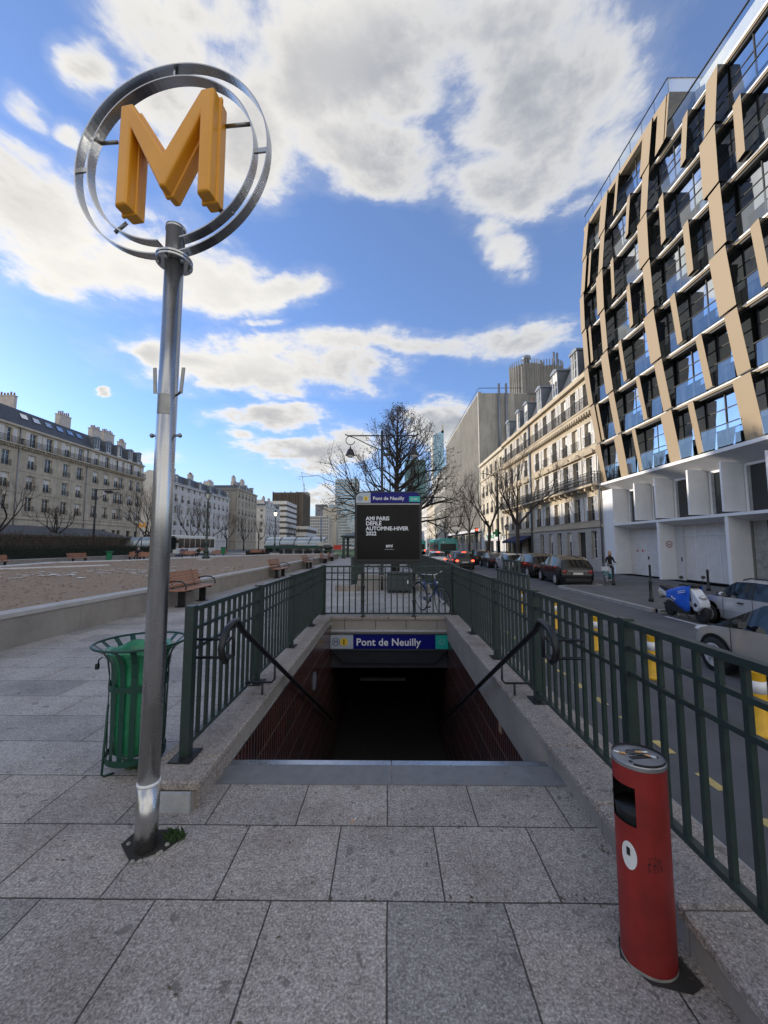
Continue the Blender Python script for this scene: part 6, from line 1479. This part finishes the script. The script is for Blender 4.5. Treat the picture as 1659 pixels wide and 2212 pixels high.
def car(label,loc,rz,kind,paint,lit=False,group='cars on the avenue',rails=False,trim=None,big=False):
    K,V,body,side,wind,rear=car_meshes(kind); L,W,H=K['L']/2,K['W']/2,K['H']
    t=thing('car',label,'car',loc,rz,group)
    bo=link('body',submesh(V,body,paint,'body'),t); md=bo.modifiers.new('bevel','BEVEL'); md.width=.02; md.segments=2; md.limit_method='ANGLE'; md.angle_limit=rad(38)
    for nm,F in (('side_window',side[0]),('side_window',side[1]),('windscreen',wind),('rear_window',rear)):
        if F: link(nm,submesh(V,F,'car_glass',nm),t)
    # pillars and seams
    x0=-.35; b=mb('trim_black'); 
    zc=[s for s in K['st'] if s[2]]; zr=max(s[2] for s in zc); zt=zc[len(zc)//2][1]
    for sx in (-1,1):
        for x in ((-.25,) if kind!='coupe' else (-.75,)): b.add([(x-.04,sx*W*.978,zt),(x+.04,sx*W*.978,zt),(x+.03,sx*W*.805,zr-.05),(x-.03,sx*W*.805,zr-.05)],[(0,1,2,3)])
        for x in ((-.3,.72,-1.05) if kind!='coupe' else (-.62,.92)): b.box(x-.004,sx*W*1.0-.004*sx if sx>0 else sx*W*1.003,.34,x+.004,sx*W*1.003 if sx>0 else sx*W*1.0+.004,zt)
    part('door_seam',b,t)
    wb=L*.62; r=.315 if kind!='suv' else .35
    for x in (-wb,wb*1.02):
        for sy in (-1,1):
            a=mb(trim or 'trim_black'); a.lathe([(0,0),(r*(1.17 if not trim else 1.32),0)],(x,sy*(W+.004),r+.02),28,'y'); part('wheel_arch',a,t)
            wheel(t,x,sy*(W-.065),r,sy)
    lm='lamp_red_lit' if lit else 'lamp_red'; zl=K['st'][1][1]-.10
    for sy in (-1,1):
        part('tail_lamp',mb(lm,True).ball((-L+.05,sy*W*.74,zl),.07,.16 if kind!='round' else .12,.09,10,6),t)
        part('headlamp',mb('lamp_clear',True).ball((L-.16,sy*W*.66,.66),.20,.17,.085,12,6),t)
        m_=mb(paint if kind!='coupe' else 'trim_black',True); m_.ball((.62,sy*(W+.10),zt+.08),.07,.10,.075,10,6); m_.bar((.62,sy*W*.95,zt+.03),(.62,sy*(W+.06),zt+.06),.04,.04); mo=part('mirror',m_,t)
        part('mirror_glass',mb('glass_sky').add([(.548,sy*(W+.03),zt+.03),(.548,sy*(W+.17),zt+.03),(.548,sy*(W+.17),zt+.13),(.548,sy*(W+.03),zt+.13)],[(0,1,2,3)]),mo)
        for x in ((.10,-.85) if kind!='coupe' else (-.42,)): part('door_handle',mb('trim_black' if trim else paint).box(x-.10,sy*W*1.0-.02,zt-.16,x+.08,sy*W*1.0+.025,zt-.12),t)
    part('bumper',mb('trim_black').box(-L-.03,-W*.72,.26,-L+.12,W*.72,.42),t); part('number_plate',mb('plate').box(-L-.035,-.26,.62,-L-.02,.26,.73),t)
    part('underbody',mb('trim_black').box(-L+.15,-W*.85,.14,L-.2,W*.85,.26),t)
    if lit: part('brake_lamp',mb(lm).box(-L+.42,-.18,H-.10,-L+.46,.18,H-.05),t)
    if rails:
        for sy in (-1,1): part('roof_rail',mb('trim_black',True).tube([(-1.4,sy*W*.66,H-.02),(-1.3,sy*W*.66,H+.05),(.0,sy*W*.66,H+.06),(.25,sy*W*.66,H-.01)],.022,6),t)
        part('side_strip',mb('lamp_clear').box(-.1,W*1.0,.52,.95,W*1.0+.012,.545),t)
    return t
car('beige two door car driving in the near lane beside the green railing',(6.50,5.75,RZ),PH-.02,'coupe','car_beige').scale=(.93,.93,.93)
car('silver estate car with black wheel arches and roof rails parked behind the scooter',(9.92,10.2,RZ),PH,'hatch','car_silver',rails=True,trim='trim_black').scale=(.85,.85,.85)
car('rounded black car parked nearest on the right with its back to the camera',(10.3,22.9,RZ),PH-.09,'round','car_black')
car('black sport utility car parked in front of the rounded black car',(10.45,27.8,RZ),PH-.04,'suv','car_black')
car('silver hatchback parked between the two black cars and the black saloon',(10.4,33.0,RZ),PH,'hatch','car_silver')
car('black saloon parked below the nearest bare tree on the right',(10.5,38.8,RZ),PH,'sedan','car_black')
car('black parked car in front of the saloon beside the pharmacy',(10.5,44.8,RZ),PH,'suv','car_black')
car('dark sport utility car with glowing brake lamps driving away on the avenue',(6.75,36.5,RZ),PH+.02,'suv','car_dark',lit=True)
car('low silver car with brake lamps lit left of the dark sport utility car',(5.3,42.5,RZ),PH,'hatch','car_silver',lit=True)
car('dark car seen beyond the dark sport utility car in the right lane',(8.3,47,RZ),PH,'hatch','car_dark')
part('chrome_strip',mb('rim').box(-2.13,-.5,.80,-2.10,.5,.82),bpy.data.objects['car.002'])
for o_ in [c for c in bpy.data.objects['car.002'].children if c.name.startswith('number_plate')]: text_on(o_,'lettering','EL·109·LW',.085,(-2.14,.24,.635),(math.pi/2,0,-PH),'text_dark')
PH2=math.pi
def bus(label,loc,rz,teal=True,L=12.,face=False):
    t=thing('bus',label,'bus',loc,rz,'city buses'); W=1.27; H=2.95; h=L/2
    b=mb('bus_white'); b.cbox(-h,-W,.30,h,W,1.15,.06); part('lower_body',b,t)
    b=mb('bus_teal' if teal else 'bus_white'); b.cbox(-h,-W,1.15,-h+.5,W,H,.06).box(-h+.5,-W,2.62,h-.3,W,H-.06).box(h-.3,-W,2.7,h,W,H-.06).cbox(-h+.2,-W+.2,H-.07,h-.4,W-.2,H+.12,.06); b.use('bus_white'); b.box(-h+.0,-W-.004,.5,-h+2.6,W+.004,1.15)
    for i in range(8): x=-h+.5+i*(L-.9)/7; b.box(x-.04,-W,1.15,x+.04,W,2.62)
    part('upper_body',b,t)
    g=(L-.9)/7
    for sy in (-1,1):
        for i in range(7): x=-h+.54+i*g; part('window',mb('bus_glass').box(x,sy*W-.03,1.2,x+g-.08,sy*W-.01 if sy>0 else sy*W+.01,2.62),t)
    part('interior',mb('liner_dark').box(-h+.6,-W+.08,1.15,h-.4,W-.08,2.5),t)
    part('rear_window',mb('bus_glass').box(-h-.012,-W*.82,1.45,-h+.01,W*.82,2.35),t); part('windscreen',mb('bus_glass').box(h-.02,-W*.93,.95,h+.012,W*.93,2.72),t); part('destination_sign',mb('trim_black').box(h-.02,-W*.8,2.73,h+.02,W*.8,2.93),t)
    part('engine_panel',mb('trim_black' ).box(-h-.012,-.2,.75,-h+.01,W*.85,1.4),t)
    for x in (-h+2.9,h-2.7):
        for sy in (-1,1):
            a=mb('trim_black'); a.lathe([(0,0),(.56,0)],(x,sy*(W+.003),.5),20,'y'); part('wheel_arch',a,t); wheel(t,x,sy*(W-.1),.48,sy)
    for sy in (-1,1): part('tail_lamp',mb('lamp_red_lit' if teal else 'lamp_clear').box(-h-.02,sy*W*.86-.07,1.1,-h+.01,sy*W*.86+.07,1.35),t); part('mirror',mb('trim_black').box(h-.1,sy*(W+.14)-.08,1.9,h+.25,sy*(W+.14)+.08,2.4),t)
    part('bus_logo',mb('bus_white').box(-h-.02,.55,2.45,-h-.005,.75,2.6),t)
    return t
bus('teal and white city bus with lit tail lamps waiting at the red traffic light',(8.1,58,RZ),PH)
bus('farther teal bus partly hidden in front of the first bus in the left lane',(5.4,74,RZ),PH)
bus('white and dark green bus standing behind the park benches right of the steel pole',(-31.9,62,.012),-PH-.03,teal=False)
part('advert_panel',mb('wood_bench').box(-2.4,1.275,.62,-.2,1.29,1.12),bpy.data.objects['bus.002'])
# far traffic
car('small dark car parked far left beyond the lawn',(-15.5,100,.2),.2,'hatch','car_dark'); car('white car far off beyond the red construction barrier',(-8.5,88,.35),.0,'hatch','car_white')
# traffic light
t=thing('traffic_light','traffic light showing red above the dark car and beside the first bus','traffic light',(11.6,50.5,wz)); part('pole',mb('dark_iron',True).tube([(0,0,0),(0,0,4.2)],.07,8),t); hd=part('signal_head',mb('trim_black').box(-.2,-.12,3.3,.2,.12,4.3),t)
part('red_lamp',mb('lamp_red_lit',True).ball((0,-.13,4.05),.13,.06,.13,10,6),hd); part('dark_lamp',mb('liner_dark',True).ball((0,-.13,3.75),.10,.04,.10,8,5),hd); part('dark_lamp',mb('liner_dark',True).ball((0,-.13,3.48),.10,.04,.10,8,5),hd)
t=thing('street_name_sign','small white rectangular sign on a post beyond the first bus','road sign',(11.6,66,wz)); part('pole',mb('zinc_roof').box(-.04,-.04,0,.04,.04,4.6),t); part('plate',mb('paper').box(-.6,-.05,4.6,.6,0,5.1),t)

# scooter: front toward +x
t=thing('scooter','white scooter wearing a bright blue apron parked in front of the silver car','scooter',(8.88,11.78,RZ),-PH-.04)
for x in (-.62,.66):
    w_=mb('tyre',True); w_.lathe([(.17,-.055),(.235,-.05),(.25,0),(.235,.05),(.17,.055)],(0,0,0),24,'y'); o=part('wheel',w_,t,(x,0,.25)); r_=mb('trim_black'); r_.cyl((0,0,0),.06,-.06,.06,12,'y')
    for k in range(5): a=k*1.257; r_.bar((.04*math.cos(a),0,.04*math.sin(a)),(.18*math.cos(a),0,.18*math.sin(a)),.03,.04,up=(0,1,0))
    part('rim',r_,o)
b=mb('scooter_white',True); b.smooth=False
P=[(-.98,.80),(-.90,.86),(-.45,.66),(-.25,.60),(-.28,.45),(-.55,.52),(-.80,.66),(-.96,.76)]; b.prism(P,-.13,.13); part('tail_fairing',b,t,fix=True,bevel=.03)
b=mb('trim_black',True); b.smooth=False; b.prism([(-.98,.84),(-.85,.92),(-.55,.86),(-.25,.76),(-.30,.68),(-.60,.72),(-.9,.84)],-.14,.14); part('saddle',b,t,fix=True,bevel=.035)
b=mb('trim_black'); b.prism([(-.85,.35),(-.45,.52),(-.1,.45),(.30,.30),(.34,.18),(-.2,.16),(-.55,.22)],-.12,.12); b.bar((-.62,.10,.26),(-.25,.12,.35),.07,.10); part('engine',b,t,fix=True,bevel=.02)
b=mb('scooter_white'); b.prism([(.36,.98),(.50,.92),(.78,.62),(.80,.46),(.62,.30),(.50,.34),(.44,.6)],-.15,.15); part('front_fairing',b,t,fix=True,bevel=.04)
part('headlamp',mb('lamp_clear',True).ball((.72,0,.72),.08,.11,.07,10,6),t); part('fog_lamp',mb('trim_black',True).ball((.62,-.155,.50),.06,.02,.06,10,6),t)
part('fork',mb('steel_dark',True).tube([(.66,-.08,.25),(.48,-.06,.70)],.025,8).tube([(.66,.08,.25),(.48,.06,.70)],.025,8),t)
hb=part('handlebar',mb('trim_black',True).tube([(.30,-.34,1.04),(.34,-.2,1.03),(.38,0,1.0),(.34,.2,1.03),(.30,.34,1.04)],.022,8).ball((.40,0,1.02),.16,.17,.06,12,6),t)
for sy in (-1,1): m_=part('mirror',mb('trim_black',True).tube([(.34,sy*.24,1.03),(.36,sy*.30,1.20)],.008,6).ball((.36,sy*.31,1.26),.02,.065,.05,10,6),t); part('mirror_glass',mb('lamp_clear',True).ball((.352,sy*.31,1.26),.016,.055,.042,10,6),m_)
b=mb('tarp_blue',True); vs=[];F=[]; n=16; m=9
for i in range(n):
    u=i/(n-1); x=-.52+1.0*u
    top=.80+.12*math.sin(u*2.1)+.13*u**2; wd=.17+.05*math.sin(u*3.1); low=(.60-.36*max(0,(u-.30)/.7)**.8) if u<.93 else .34
    for j in range(2*m-1):
        v=(j-(m-1))/(m-1); a=abs(v); y=math.copysign(wd*min(1,a*2.2)+.02*noise.noise(Vector((x*5,v*4,1)))+(.05*(a-.4) if a>.4 else 0),v); z=top-.0 if a<.45 else top-(top-low)*((a-.45)/.55)
        z-=.03*a; vs.append((x+.03*noise.noise(Vector((x*3,v*6,4))),y,z+.02*noise.noise(Vector((x*7,v*7,0)))))
q=2*m-1
for i in range(n-1):
    for j in range(q-1): F.append([i*q+j,i*q+j+1,(i+1)*q+j+1,(i+1)*q+j])
b.add(vs,F); ap=part('apron',b,t); md=ap.modifiers.new('solid','SOLIDIFY'); md.thickness=.006
for dz in (0,.05): part('white_stripe',mb('text_white').add([(.10,-.262,.76+dz),(.40,-.262,.83+dz),(.40,-.262,.85+dz),(.10,-.262,.78+dz)],[(0,1,2,3)]),ap)
text_on(ap,'lettering','cool',.11,(-.20,-.268,.62),(math.pi/2,.42,0),'text_white',offset=.002)
part('number_plate',mb('plate').bar((-1.0,0,.60),(-1.06,0,.74),.18,.01),t); part('tail_lamp',mb('lamp_red').box(-.98,-.06,.68,-.93,.06,.75),t); part('mudguard',mb('trim_black').bar((-.80,0,.58),(-1.06,0,.50),.12,.02),t)
part('kickstand',mb('steel_dark',True).tube([(-.15,-.05,.22),(-.10,-.18,.01)],.014,6).tube([(-.15,.05,.22),(-.10,.18,.01)],.014,6),t)

def bicycle(label,loc,rz,paint,basket=False,group=None,tilt=0.,R=.335):
    t=thing('bicycle',label,'bicycle',loc,rz,group); t.rotation_euler=(tilt,0,rz)
    for x in (-.52,.55):
        b=mb('tyre',True); b.tube([(R*math.cos(a),0,R*math.sin(a)) for a in [k*math.pi/18 for k in range(36)]],.017,6,closed=True); o=part('wheel',b,t,(x,0,R+.017))
        b=mb('rim',True); b.tube([((R-.022)*math.cos(a),0,(R-.022)*math.sin(a)) for a in [k*math.pi/16 for k in range(32)]],.010,4,closed=True); b.cyl((0,0,0),.022,-.04,.04,8,'y')
        for k in range(18): a=k*math.pi/9; b.tube([(0,.02*(-1)**k,0),((R-.02)*math.cos(a),0,(R-.02)*math.sin(a))],.0016,3,caps=False)
        part('rim',b,o)
        b=mb(paint if basket else 'trim_black'); b.tube([((R+.03)*math.cos(a),0,(R+.03)*math.sin(a)) for a in [rad(20+k*14) for k in range(11)]],.018,4); part('mudguard',b,t,(x,0,R+.017))
    w=R+.017; b=mb(paint,True); s=(-.12,0,w-.06+.0); b.tube([(-.12,0,w-.05),(-.25,0,.80)],.017,8); b.tube([(-.12,0,w-.05),(.36,0,.62)],.02,8); b.tube([(-.22,0,.70),(.35,0,.74)],.016,8) if not basket else b.tube([(-.16,0,.50),(.36,0,.66)],.018,8)
    b.tube([(.37,0,.60),(.33,0,.84)],.02,8)
    for y in (-.05,.05): b.tube([(-.12,y*.3,w-.05),(-.52,y,w)],.010,6); b.tube([(-.24,y*.3,.74),(-.52,y,w)],.009,6); b.tube([(.37,y*.8,.60),(.55,y,w)],.012,6)
    part('frame',b,t)
    part('handlebar',mb('rim',True).tube([(.33,0,.84),(.31,0,.96)],.013,6).tube([(.20,-.28,1.0),(.30,-.18,.99),(.34,0,.96),(.30,.18,.99),(.20,.28,1.0)],.012,6),t)
    for sy in (-1,1): part('grip',mb('trim_black',True).tube([(.20,sy*.28,1.0),(.12,sy*.30,.99)],.017,8),t)
    part('saddle',mb('trim_black',True).tube([(-.25,0,.80),(-.275,0,.90)],.013,6).ball((-.30,0,.92),.13,.075,.035,12,6),t)
    part('crank',mb('steel_dark',True).cyl((-.12,-.03,w-.05),.09,-.006,.006,20,'y').tube([(-.12,-.06,w-.05),(-.02,-.07,w-.19)],.009,6).tube([(-.12,.06,w-.05),(-.22,.07,w+.09)],.009,6),t)
    for sx,x,z in ((-1,-.02,w-.19),(1,-.22,w+.09)): part('pedal',mb('trim_black').box(x-.045,.07*sx-.04,z-.01,x+.045,.07*sx+.04,z+.01),t)
    if basket: part('basket',mb('scooter_white').box(.42,-.17,.66,.70,.17,.90),t); part('rear_box',mb(paint).prism([(-.70,.55),(-.52,.62),(-.36,.45),(-.45,.20),(-.62,.25)],-.045,.045),t); part('battery',mb('scooter_white').box(-.27,-.05,.45,-.17,.05,.78),t)
    else:
        part('chain_guard',mb('trim_black').box(-.48,.045,w-.10,-.08,.055,w+.0),t); part('front_reflector',mb('lamp_clear',True).ball((.42,0,.78),.03,.035,.035,8,5),t)
    return t
bicycle('turquoise shared bicycle with white front box held by the woman in black',(12.3,21.75,wz),-2.35,'bike_teal',True)
bicycle('blue city bicycle leaning on the green railing just behind the stairwell',(1.07,9.45,0),-1.18,'bike_blue',tilt=.12,R=.34)
for i in range(7):
    t=bicycle('shared bicycle, %s from the left in the row docked before the far canopy'%('first','second','third','fourth','fifth','sixth','last')[i],(-17.0+i*1.45,57.6,.02),-PH+.3,'rim',group='shared bicycles docked on the lawn edge') if i==0 else dup(B1,(-17.0+i*1.45,57.6,.02),-PH+.3+.1*(i%3),'shared bicycle, %s from the left in the row docked before the far canopy'%('first','second','third','fourth','fifth','sixth','last')[i])
    if i==0: B1=t
